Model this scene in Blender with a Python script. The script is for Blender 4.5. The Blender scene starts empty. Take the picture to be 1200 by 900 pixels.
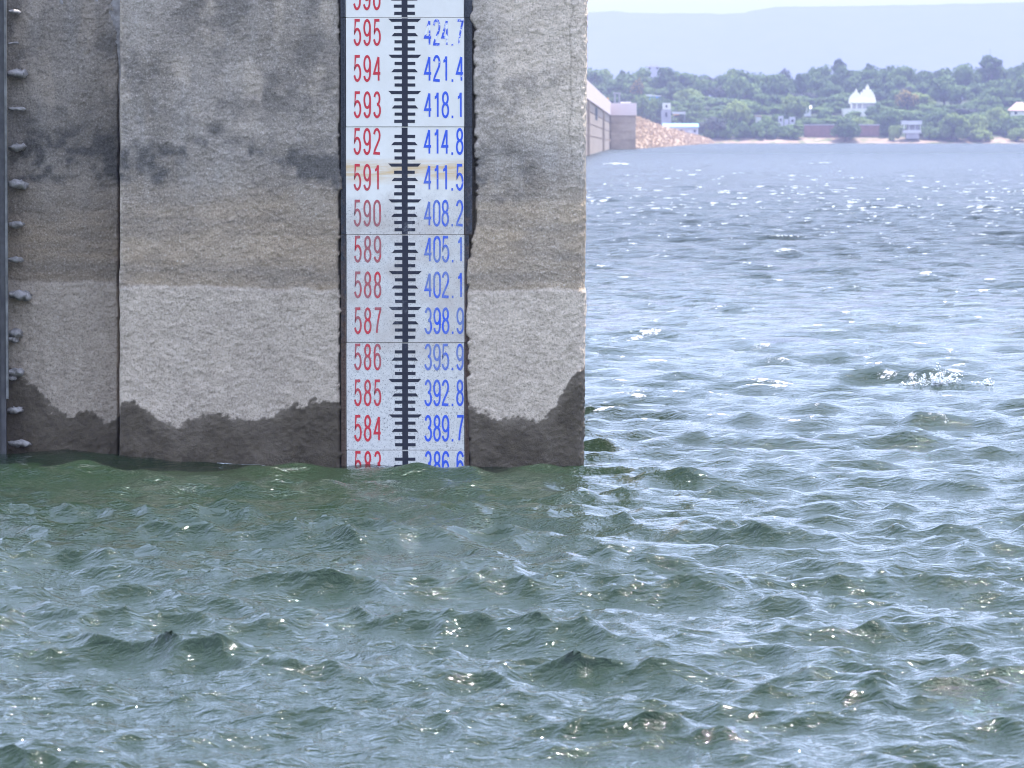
import bpy, bmesh, math, random
import numpy as np
from mathutils import Vector, Matrix
random.seed(7); np.random.seed(7)
R = math.radians
sc = bpy.context.scene
C = sc.collection

# ------------------------------------------------------------------ camera, sky, sun, exposure
K = 1.8                      # how many times 22 m the viewer stands away
FPX = 3047.0 * K                 # focal length in pixels of a 1200 px wide picture
HZ = 158.0                   # horizon row
CAM_H = 2.79                 # camera height over the water
D = 22.0 * K                     # distance to the pier face
PITCH = math.atan((450 - HZ) / FPX)
cam = bpy.data.cameras.new('camera')
cam.sensor_width = 36.0; cam.lens = FPX / 1200 * 36.0
cam.clip_start = 0.1; cam.clip_end = 30000
cam.dof.use_dof = True; cam.dof.focus_distance = D; cam.dof.aperture_fstop = 8.5
camo = bpy.data.objects.new('camera', cam); C.objects.link(camo)
camo.location = (0, 0, CAM_H); camo.rotation_euler = (math.pi / 2 - PITCH, 0, 0)
sc.camera = camo

SUN_EL, SUN_AZ = R(76), R(38)
w = bpy.data.worlds.new("World"); sc.world = w; w.use_nodes = True
nt = w.node_tree
sky = nt.nodes.new('ShaderNodeTexSky'); sky.sky_type = 'NISHITA'; sky.sun_disc = False
sky.sun_elevation = SUN_EL; sky.sun_rotation = SUN_AZ
sky.air_density = 1.0; sky.dust_density = 0.8; sky.ozone_density = 1.0
tint = nt.nodes.new('ShaderNodeMix'); tint.data_type = 'RGBA'; tint.blend_type = 'MULTIPLY'; tint.inputs[0].default_value = 1.0
tint.inputs[7].default_value = (1.08, 0.985, 1.0, 1)          # dusty, slightly rosy air
nt.links.new(sky.outputs[0], tint.inputs[6]); 
# thin bright broken cloud veil all over the sky
tc = nt.nodes.new('ShaderNodeTexCoord'); sxyz = nt.nodes.new('ShaderNodeSeparateXYZ'); nt.links.new(tc.outputs['Generated'], sxyz.inputs[0])
def wm(op, a, b):
    x = nt.nodes.new('ShaderNodeMath'); x.operation = op
    for v, i in ((a, 0), (b, 1)):
        if isinstance(v, (int, float)): x.inputs[i].default_value = v
        else: nt.links.new(v, x.inputs[i])
    return x.outputs[0]
zz = wm('ADD', wm('MAXIMUM', sxyz.outputs['Z'], 0.0), 0.16)
cv = nt.nodes.new('ShaderNodeCombineXYZ'); nt.links.new(wm('DIVIDE', sxyz.outputs['X'], zz), cv.inputs[0]); nt.links.new(wm('DIVIDE', sxyz.outputs['Y'], zz), cv.inputs[1])
cn = nt.nodes.new('ShaderNodeTexNoise'); cn.inputs['Scale'].default_value = 1.3; cn.inputs['Detail'].default_value = 6; cn.inputs['Roughness'].default_value = 0.58; nt.links.new(cv.outputs[0], cn.inputs['Vector'])
cr = nt.nodes.new('ShaderNodeMapRange'); cr.inputs['From Min'].default_value = 0.36; cr.inputs['From Max'].default_value = 0.64; cr.inputs['To Min'].default_value = 0.35; cr.inputs['To Max'].default_value = 0.9
nt.links.new(cn.outputs['Fac'], cr.inputs['Value'])
veil = nt.nodes.new('ShaderNodeMix'); veil.data_type = 'RGBA'; nt.links.new(cr.outputs['Result'], veil.inputs[0])
nt.links.new(tint.outputs[2], veil.inputs[6]); veil.inputs[7].default_value = (3.25, 3.9, 5.45, 1)
nt.links.new(veil.outputs[2], nt.nodes['Background'].inputs['Color'])
nt.nodes['Background'].inputs['Strength'].default_value = 0.15
sun = bpy.data.lights.new('sun', 'SUN'); sun.energy = 2.6; sun.angle = R(0.53); sun.color = (1.0, 0.975, 0.94)
suno = bpy.data.objects.new('sun', sun); C.objects.link(suno)
sd = Vector((math.sin(SUN_AZ) * math.cos(SUN_EL), math.cos(SUN_AZ) * math.cos(SUN_EL), math.sin(SUN_EL)))
suno.rotation_euler = sd.to_track_quat('Z', 'Y').to_euler(); suno.location = (0, 0, 60)
sc.view_settings.view_transform = 'Standard'; sc.view_settings.look = 'None'
sc.view_settings.gamma = 1.0; sc.view_settings.use_curve_mapping = False
sc.view_settings.exposure = 1.95
sc.cycles.use_denoising = True
sc.cycles.filter_width = 1.1
sc.cycles.max_bounces = 6; sc.cycles.volume_bounces = 1
sc.cycles.sample_clamp_indirect = 4.0
sc.cycles.caustics_reflective = False; sc.cycles.caustics_refractive = False
HAZE_DENSITY = 0.00041 / K

# ------------------------------------------------------------------ helpers
CP, SP = math.cos(PITCH), math.sin(PITCH)
def at(px, py, Y):
    """point in the place seen at a photograph pixel, on the upright plane at distance Y"""
    u = (px - 600) / FPX; v = (450 - py) / FPX
    dy = CP + v * SP; dz = -SP + v * CP
    t = Y / dy
    return Vector((u * t, Y, CAM_H + dz * t))
def px_of(X, Y, Z):
    """photograph pixel of points (numpy)"""
    dz = Z - CAM_H
    dep = Y * CP - dz * SP; up = Y * SP + dz * CP
    return 600 + FPX * X / dep, 450 - FPX * up / dep
def smooth(a, b, x):
    t = np.clip((x - a) / (b - a), 0, 1); return t * t * (3 - 2 * t)
_LAT = np.random.RandomState(3).rand(256, 256).astype(np.float32)
def vnoise(x, y, seed=0):
    x = np.asarray(x, dtype=np.float64) + seed * 17.31; y = np.asarray(y, dtype=np.float64) + seed * 9.77
    xi = np.floor(x).astype(int); yi = np.floor(y).astype(int)
    fx = x - xi; fy = y - yi
    fx = fx * fx * (3 - 2 * fx); fy = fy * fy * (3 - 2 * fy)
    a = _LAT[xi & 255, yi & 255]; b = _LAT[(xi + 1) & 255, yi & 255]
    c = _LAT[xi & 255, (yi + 1) & 255]; d = _LAT[(xi + 1) & 255, (yi + 1) & 255]
    return (a + (b - a) * fx) * (1 - fy) + (c + (d - c) * fx) * fy
def fbm(x, y, o=4, seed=0):
    s = 0; a = 1; t = 0
    for k in range(o):
        s = s + a * vnoise(x * 2 ** k, y * 2 ** k, seed + k * 3); t += a; a *= 0.5
    return s / t

def mesh_obj(name, verts, faces, mat=None, parent=None, smooth_shade=False):
    me = bpy.data.meshes.new(name)
    me.from_pydata([tuple(v) for v in verts], [], faces)
    if mat: me.materials.append(mat)
    if smooth_shade: me.polygons.foreach_set('use_smooth', [True] * len(me.polygons))
    me.update()
    o = bpy.data.objects.new(name, me); C.objects.link(o)
    if parent: o.parent = parent
    return o
def grid_mesh(name, P, mat, attr=None):
    """P: rows x cols x 3 array -> quad sheet, built quickly"""
    n, m = P.shape[:2]
    me = bpy.data.meshes.new(name)
    idx = np.arange(n * m, dtype=np.int32).reshape(n, m)
    q = np.stack([idx[:-1, :-1], idx[:-1, 1:], idx[1:, 1:], idx[1:, :-1]], -1).reshape(-1)
    nf = (n - 1) * (m - 1)
    me.vertices.add(n * m); me.vertices.foreach_set('co', P.reshape(-1).astype(np.float32))
    me.loops.add(nf * 4); me.loops.foreach_set('vertex_index', q)
    me.polygons.add(nf); me.polygons.foreach_set('loop_start', np.arange(nf, dtype=np.int32) * 4)
    me.polygons.foreach_set('loop_total', np.full(nf, 4, dtype=np.int32))
    me.polygons.foreach_set('use_smooth', np.ones(nf, dtype=bool))
    for k, a in (attr or {}).items():
        if a.ndim == 3:
            at_ = me.attributes.new(k, 'FLOAT_COLOR', 'POINT'); at_.data.foreach_set('color', a.reshape(-1).astype(np.float32))
        else:
            at_ = me.attributes.new(k, 'FLOAT', 'POINT'); at_.data.foreach_set('value', a.reshape(-1).astype(np.float32))
    me.materials.append(mat); me.update(); me.validate()
    o = bpy.data.objects.new(name, me); C.objects.link(o)
    return o
class MB:
    def __init__(s): s.v = []; s.f = []
    def add(s, v, f):
        b = len(s.v); s.v += [tuple(x) for x in v]; s.f += [tuple(i + b for i in q) for q in f]
    def box(s, x0, x1, y0, y1, z0, z1):
        s.add([(x0, y0, z0), (x1, y0, z0), (x1, y1, z0), (x0, y1, z0), (x0, y0, z1), (x1, y0, z1), (x1, y1, z1), (x0, y1, z1)],
              [(0, 3, 2, 1), (4, 5, 6, 7), (0, 1, 5, 4), (1, 2, 6, 5), (2, 3, 7, 6), (3, 0, 4, 7)])
    def tube(s, a, b, r0, r1, n=7):
        a = Vector(a); b = Vector(b); d = (b - a).normalized()
        u = d.orthogonal().normalized(); v = d.cross(u)
        vs = []
        for p, r in ((a, r0), (b, r1)):
            for k in range(n):
                t = 2 * math.pi * k / n; vs.append(p + u * (r * math.cos(t)) + v * (r * math.sin(t)))
        fs = [(k, (k + 1) % n, n + (k + 1) % n, n + k) for k in range(n)]
        fs += [tuple(range(n))[::-1], tuple(range(n, 2 * n))]
        s.add(vs, fs)
    def loft(s, rings):
        """list of rings (equal length point lists), closed and capped"""
        n = len(rings[0]); vs = [p for r in rings for p in r]; fs = []
        for i in range(len(rings) - 1):
            for k in range(n):
                fs.append((i * n + k, i * n + (k + 1) % n, (i + 1) * n + (k + 1) % n, (i + 1) * n + k))
        fs += [tuple(range(n))[::-1], tuple((len(rings) - 1) * n + k for k in range(n))]
        s.add(vs, fs)
    def build(s, name, mat, parent=None, smooth_shade=False):
        return mesh_obj(name, s.v, s.f, mat, parent, smooth_shade)
def tag(o, label=None, cat=None, group=None, kind=None):
    for k, v in (('label', label), ('category', cat), ('group', group), ('kind', kind)):
        if v: o[k] = v
    return o
def empty(name, loc, rz=0):
    o = bpy.data.objects.new(name, None); C.objects.link(o); o.location = loc; o.rotation_euler = (0, 0, rz)
    o.empty_display_size = 0.3
    return o

# ------------------------------------------------------------------ materials
class NM:
    """small wrapper for building a material"""
    def __init__(s, name, rough=0.8, spec=0.3):
        s.m = bpy.data.materials.new(name); s.m.use_nodes = True; s.t = s.m.node_tree
        s.b = s.t.nodes['Principled BSDF']; s.b.inputs['Roughness'].default_value = rough
        s.b.inputs['Specular IOR Level'].default_value = spec
    def n(s, typ, **kw):
        x = s.t.nodes.new(typ)
        for k, v in kw.items():
            if hasattr(x, k): setattr(x, k, v)
            else: x.inputs[k.replace('_', ' ')].default_value = v
        return x
    def l(s, a, b): s.t.links.new(a, b)
    def coord(s, kind='Object'):
        return s.n('ShaderNodeTexCoord').outputs[kind]
    def pos(s): return s.n('ShaderNodeNewGeometry').outputs['Position']
    def scaled(s, vec, sx, sy, sz):
        m = s.n('ShaderNodeMapping'); m.inputs['Scale'].default_value = (sx, sy, sz); s.l(vec, m.inputs[0]); return m.outputs[0]
    def noise(s, vec, scale, detail=4, rough=0.55, dist=0):
        x = s.n('ShaderNodeTexNoise'); x.inputs['Scale'].default_value = scale; x.inputs['Detail'].default_value = detail
        x.inputs['Roughness'].default_value = rough; x.inputs['Distortion'].default_value = dist
        s.l(vec, x.inputs['Vector']); return x.outputs['Fac']
    def ramp(s, fac, a, b, lo=0.0, hi=1.0):
        x = s.n('ShaderNodeMapRange'); x.clamp = True
        for k, v in (('From Min', a), ('From Max', b), ('To Min', lo), ('To Max', hi)): x.inputs[k].default_value = v
        s.l(fac, x.inputs['Value']); return x.outputs['Result']
    def mix(s, fac, a, b, mode='MIX'):
        x = s.n('ShaderNodeMix', data_type='RGBA', blend_type=mode)
        for v, i in ((fac, 0), (a, 6), (b, 7)):
            if isinstance(v, (int, float)): x.inputs[i].default_value = v
            elif isinstance(v, tuple): x.inputs[i].default_value = (*v, 1)
            else: s.l(v, x.inputs[i])
        return x.outputs[2]
    def math(s, op, a, b=0.0):
        x = s.n('ShaderNodeMath', operation=op)
        for v, i in ((a, 0), (b, 1)):
            if isinstance(v, (int, float)): x.inputs[i].default_value = v
            else: s.l(v, x.inputs[i])
        return x.outputs[0]
    def bump(s, h, strength=0.5, dist=0.01, nrm=None):
        x = s.n('ShaderNodeBump'); x.inputs['Strength'].default_value = strength; x.inputs['Distance'].default_value = dist
        s.l(h, x.inputs['Height'])
        if nrm is not None: s.l(nrm, x.inputs['Normal'])
        s.l(x.outputs[0], s.b.inputs['Normal']); return x.outputs[0]
    def col(s, c):
        if isinstance(c, tuple): s.b.inputs['Base Color'].default_value = (*c, 1)
        else: s.l(c, s.b.inputs['Base Color'])
    def rough(s, v): s.l(v, s.b.inputs['Roughness'])
def mottled(name, c1, c2, scale, rough=0.85, detail=5, bump=0.0, bscale=None, kind='Position'):
    n = NM(name, rough); v = n.pos() if kind == 'Position' else n.coord('Object')
    n.col(n.mix(n.ramp(n.noise(v, scale, detail), 0.3, 0.7), c1, c2))
    if bump: n.bump(n.noise(v, bscale or scale * 3, 4), 0.6, bump)
    return n.m

def plaster_material():
    n = NM('rough_plaster', 0.92, 0.2); p = n.pos()
    a = n.n('ShaderNodeAttribute', attribute_name='mask'); sep = n.n('ShaderNodeSeparateColor'); n.l(a.outputs['Color'], sep.inputs[0])
    wet, algae, lime = sep.outputs[0], sep.outputs[1], sep.outputs[2]; silt = a.outputs['Alpha']  # lime also holds skylight painted on the pier's upper right
    a2 = n.n('ShaderNodeAttribute', attribute_name='tone').outputs['Fac']  # tone carries light and shade painted across the pier
    big = n.noise(p, 1.6, 6, 0.6); mid = n.noise(p, 9, 5, 0.65); fine = n.noise(p, 55, 4, 0.7)
    streak = n.noise(n.scaled(p, 7, 7, 0.9), 1.0, 5, 0.6)
    c = n.mix(n.ramp(big, 0.3, 0.7), (0.245, 0.215, 0.18), (0.45, 0.40, 0.345))
    c = n.mix(n.math('MULTIPLY', n.ramp(streak, 0.5, 0.75), 0.4), c, (0.52, 0.50, 0.48))
    c = n.mix(n.math('MULTIPLY', n.ramp(mid, 0.35, 0.6, 1, 0), 0.22), c, (0.16, 0.155, 0.15))
    strat = n.noise(n.scaled(p, 0.6, 0.6, 7), 1.0, 5, 0.6)
    tan = n.mix(n.ramp(mid, 0.3, 0.7), (0.35, 0.27, 0.185), (0.48, 0.385, 0.275))
    tan = n.mix(n.ramp(strat, 0.42, 0.62, 0, 0.65), tan, (0.28, 0.235, 0.185))
    c = n.mix(silt, c, tan)
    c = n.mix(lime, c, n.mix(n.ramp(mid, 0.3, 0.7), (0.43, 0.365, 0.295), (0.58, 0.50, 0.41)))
    c = n.mix(algae, c, n.mix(n.ramp(fine, 0.3, 0.7), (0.075, 0.072, 0.07), (0.165, 0.158, 0.15)))
    # fine pits are darker, raised grains paler
    c = n.mix(n.ramp(fine, 0.30, 0.5, 0.6, 0), c, (0.10, 0.09, 0.08))
    c = n.mix(n.math('MULTIPLY', n.ramp(fine, 0.55, 0.70, 0, 0.6), n.ramp(algae, 0, 0.8, 1, 0.15)), c, (0.62, 0.58, 0.54))
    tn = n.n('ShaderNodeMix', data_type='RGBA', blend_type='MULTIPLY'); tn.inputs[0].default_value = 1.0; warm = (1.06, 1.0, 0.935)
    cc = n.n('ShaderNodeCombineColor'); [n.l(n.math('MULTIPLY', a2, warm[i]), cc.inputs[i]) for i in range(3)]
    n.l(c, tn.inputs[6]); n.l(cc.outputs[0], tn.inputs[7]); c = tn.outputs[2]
    c = n.mix(wet, c, n.mix(n.ramp(mid, 0.3, 0.7), (0.066, 0.050, 0.033), (0.118, 0.092, 0.062)))
    n.col(c)
    n.rough(n.ramp(wet, 0, 1, 0.93, 0.6))
    h = n.math('ADD', n.math('MULTIPLY', fine, 0.7), n.math('MULTIPLY', n.noise(p, 130, 3, 0.6), 0.45))
    n.bump(h, 1.0, 0.015)
    return n.m
def plate_material():
    n = NM('white_enamel_paint', 0.45, 0.4); p = n.pos()
    z = n.n('ShaderNodeSeparateXYZ'); n.l(p, z.inputs[0]); z = z.outputs['Z']
    spot = n.noise(p, 34, 4, 0.7); spot2 = n.noise(p, 95, 3, 0.7); big = n.noise(p, 5, 5, 0.6)
    c = n.mix(n.ramp(big, 0.3, 0.7), (0.76, 0.705, 0.615), (0.82, 0.77, 0.685))
    low = n.ramp(n.math('ADD', z, n.math('MULTIPLY', big, 0.5)), 2.55, 2.3, 0.0, 1.0)      # weathered where the lake has stood
    c = n.mix(n.math('MULTIPLY', low, 0.55), c, (0.60, 0.575, 0.535))
    c = n.mix(n.math('MULTIPLY', low, n.ramp(spot, 0.46, 0.75, 0, 0.7)), c, (0.46, 0.43, 0.39))
    c = n.mix(n.math('MULTIPLY', low, n.ramp(spot2, 0.575, 0.64, 0, 0.85)), c, (0.15, 0.14, 0.13))
    grime = n.noise(p, 3.2, 5, 0.65)
    c = n.mix(n.math('MULTIPLY', n.math('MULTIPLY', low, n.ramp(z, 0.55, 1.1, 0, 1)), n.ramp(grime, 0.40, 0.68, 0.06, 0.62)), c, (0.47, 0.375, 0.30))
    band = n.math('MULTIPLY', n.ramp(z, 2.52, 2.60, 1, 0), n.ramp(z, 2.36, 2.47, 0, 1))     # ochre tide line
    streak = n.noise(n.scaled(p, 3, 3, 26), 1.0, 5, 0.6)
    c = n.mix(n.math('MULTIPLY', band, n.ramp(streak, 0.36, 0.58, 0.08, 0.9)), c, (0.68, 0.46, 0.22))
    n.col(c); n.bump(n.noise(p, 40, 3), 0.15, 0.002)
    return n.m
def paint_material(name, c, worn, thr, gone=None, sc_=60):
    """faded lettering; 'gone' sets how much has flaked off down to the white enamel"""
    n = NM(name, 0.5, 0.35); p = n.pos()
    z = n.n('ShaderNodeSeparateXYZ'); n.l(p, z.inputs[0]); z = z.outputs['Z']
    big = n.noise(p, 7, 3, 0.6); sp = n.noise(p, sc_, 4, 0.7)
    fade = n.math('MULTIPLY', n.ramp(z, 2.5, 2.2, 0.12, 1), n.ramp(z, 0.45, 0.9, 0.1, 1))
    f = n.math('MULTIPLY', fade, n.ramp(n.math('ADD', n.math('MULTIPLY', big, 0.6), n.math('MULTIPLY', sp, 0.4)), thr, thr + 0.16, 0, 0.85))
    col = n.mix(f, c, worn)
    if gone:
        g = n.ramp(n.math('ADD', n.math('MULTIPLY', n.noise(p, 11, 4, 0.65), 0.7), n.math('MULTIPLY', sp, 0.3)), gone, gone + 0.05)
        col = n.mix(g, col, (0.84, 0.815, 0.77))
    n.col(col); return n.m
def iron_material():
    n = NM('rusty_angle_iron', 0.7, 0.4); p = n.pos()
    z = n.n('ShaderNodeSeparateXYZ'); n.l(p, z.inputs[0]); z = z.outputs['Z']
    a = n.noise(p, 14, 6, 0.7); b = n.noise(p, 60, 4, 0.7)
    c = n.mix(n.ramp(b, 0.4, 0.7), (0.035, 0.038, 0.048), (0.09, 0.093, 0.105))
    rust = n.mix(n.ramp(b, 0.35, 0.65), (0.085, 0.045, 0.028), (0.19, 0.13, 0.095))
    n.col(n.mix(n.ramp(n.math('ADD', n.math('MULTIPLY', z, -0.22), a), 0.02, 0.30), c, rust))
    n.bump(b, 0.5, 0.004); return n.m
def water_material():
    n = NM('lake_water', 0.06, 0.5); p = n.pos()
    n.b.inputs['IOR'].default_value = 1.333
    far = n.n('ShaderNodeAttribute', attribute_name='far').outputs['Fac']
    vfar = n.n('ShaderNodeAttribute', attribute_name='very_far').outputs['Fac']
    foam_glint = n.n('ShaderNodeAttribute', attribute_name='foam_glint').outputs['Fac']
    fb = n.noise(n.scaled(p, 1, 0.8, 1), 18, 6, 0.75)
    fm = n.ramp(n.math('ADD', foam_glint, n.math('MULTIPLY', n.math('SUBTRACT', fb, 0.5), 2.2)), 0.45, 0.75)
    silt = n.noise(n.scaled(p, 0.16, 0.25, 1), 1, 3)
    body = n.mix(n.ramp(silt, 0.35, 0.65), (0.009, 0.021, 0.007), (0.014, 0.027, 0.014))
    n.col(n.mix(fm, body, (0.80, 0.82, 0.84)))
    n.rough(n.math('ADD', n.math('ADD', n.ramp(far, 0, 1, 0.03, 0.12), n.math('MULTIPLY', vfar, 0.18)), n.math('MULTIPLY', fm, 0.5)))
    r1 = n.noise(n.scaled(p, 1, 1.7, 1), 9, 3, 0.55, 0.4); r2 = n.noise(n.scaled(p, 1, 1.5, 1), 26, 2, 0.5, 0.3)
    h = n.math('ADD', n.math('MULTIPLY', r1, 0.024), n.math('MULTIPLY', r2, 0.007))
    wl = n.noise(n.scaled(p, 0.8, 1.2, 1), 3.2, 5, 0.62, 0.4)
    h = n.math('ADD', h, n.math('MULTIPLY', n.math('MULTIPLY', wl, far), 0.80))
    h = n.math('ADD', h, n.math('MULTIPLY', fm, 0.012))
    n.bump(h, 1.0, 1.0)
    return n.m
def leaf_material(name, dark, light, flower=None, amount=0.0):
    n = NM(name, 0.7, 0.25)
    oi = n.n('ShaderNodeObjectInfo'); p = n.pos()
    a = n.noise(p, 0.55, 3); b = n.noise(p, 2.4, 2)
    c = n.mix(n.ramp(n.math('ADD', n.math('MULTIPLY', a, 0.6), n.math('MULTIPLY', oi.outputs['Random'], 0.4)), 0.25, 0.72), dark, light)
    if flower: c = n.mix(n.ramp(b, 0.62 - amount, 0.68 - amount), c, flower)
    n.col(c)
    tr = n.n('ShaderNodeBsdfTranslucent'); n.l(c, tr.inputs['Color'])
    ms = n.n('ShaderNodeMixShader'); ms.inputs[0].default_value = 0.3
    n.l(n.b.outputs[0], ms.inputs[1]); n.l(tr.outputs[0], ms.inputs[2])
    n.l(ms.outputs[0], n.t.nodes['Material Output'].inputs['Surface'])
    return n.m

M = {}
M['plaster'] = plaster_material(); M['plate'] = plate_material(); M['iron'] = iron_material(); M['water'] = water_material()
M['red'] = paint_material('faded_red_lettering', (0.62, 0.025, 0.04), (0.33, 0.14, 0.14), 0.37)
M['blue'] = paint_material('faded_blue_lettering', (0.03, 0.10, 0.62), (0.20, 0.25, 0.42), 0.39)
M['blue_flaked'] = paint_material('flaking_blue_lettering', (0.05, 0.11, 0.60), (0.14, 0.18, 0.38), 0.50, gone=0.50)
M['blue_chipped'] = paint_material('chipped_blue_lettering', (0.03, 0.10, 0.62), (0.20, 0.25, 0.42), 0.39, gone=0.60)
M['navy'] = paint_material('worn_navy_scale_paint', (0.014, 0.015, 0.028), (0.16, 0.16, 0.175), 0.53)
M['guide'] = mottled('dark_steel', (0.045, 0.043, 0.045), (0.09, 0.085, 0.082), 8, 0.6, bump=0.004, bscale=40)
M['flange'] = mottled('pale_weathered_steel', (0.09, 0.088, 0.08), (0.20, 0.195, 0.18), 12, 0.7, bump=0.003, bscale=50)
M['stub'] = mottled('limed_concrete', (0.20, 0.18, 0.165), (0.42, 0.385, 0.36), 22, 0.9, bump=0.012, bscale=50)
M['pink_wash'] = mottled('pink_lime_wash', (0.78, 0.61, 0.55), (0.86, 0.70, 0.645), 0.25, 0.85)
M['far_stone'] = mottled('grey_dam_masonry', (0.40, 0.305, 0.225), (0.60, 0.475, 0.365), 0.35, 0.9, bump=0.2, bscale=1.2)
M['rubble'] = mottled('tan_rubble', (0.44, 0.30, 0.19), (0.52, 0.37, 0.245), 0.7, 0.9)
M['cream'] = mottled('cream_limewash', (0.72, 0.68, 0.56), (0.82, 0.79, 0.68), 0.6, 0.8)
M['white'] = mottled('white_paint', (0.62, 0.60, 0.58), (0.74, 0.72, 0.70), 0.5, 0.7)
M['pale'] = mottled('lavender_wash', (0.50, 0.46, 0.52), (0.60, 0.56, 0.60), 0.5, 0.8)
M['grey_wash'] = mottled('grey_wash', (0.34, 0.32, 0.35), (0.44, 0.42, 0.44), 0.5, 0.8)
M['blue_roof'] = mottled('pale_blue_sheet', (0.20, 0.42, 0.62), (0.32, 0.54, 0.70), 0.8, 0.5)
M['blue_wall'] = mottled('bright_blue_wash', (0.06, 0.26, 0.66), (0.10, 0.34, 0.74), 0.5, 0.7)
M['red_brick'] = mottled('reddish_masonry', (0.20, 0.105, 0.09), (0.30, 0.16, 0.135), 0.7, 0.9, bump=0.1, bscale=2)
M['pink_tile'] = mottled('pink_roof_tile', (0.50, 0.32, 0.28), (0.60, 0.40, 0.34), 0.7, 0.8)
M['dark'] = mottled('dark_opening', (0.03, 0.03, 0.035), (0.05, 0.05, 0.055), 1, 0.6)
M['orange'] = mottled('orange_cloth', (0.70, 0.36, 0.12), (0.80, 0.46, 0.18), 1, 0.7)
M['bark'] = mottled('bark', (0.07, 0.055, 0.045), (0.13, 0.105, 0.085), 2, 0.9)
M['leaf_dark'] = leaf_material('dark_foliage', (0.060, 0.112, 0.032), (0.115, 0.180, 0.050))
M['leaf_mid'] = leaf_material('mid_foliage', (0.088, 0.150, 0.036), (0.160, 0.235, 0.060))
M['leaf_lime'] = leaf_material('yellow_green_foliage', (0.150, 0.220, 0.045), (0.260, 0.325, 0.085))
M['leaf_grey'] = leaf_material('grey_foliage', (0.055, 0.070, 0.050), (0.095, 0.110, 0.080))
M['leaf_gold'] = leaf_material('golden_blossom', (0.045, 0.075, 0.026), (0.085, 0.120, 0.042), (0.50, 0.32, 0.07), 0.12)

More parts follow.
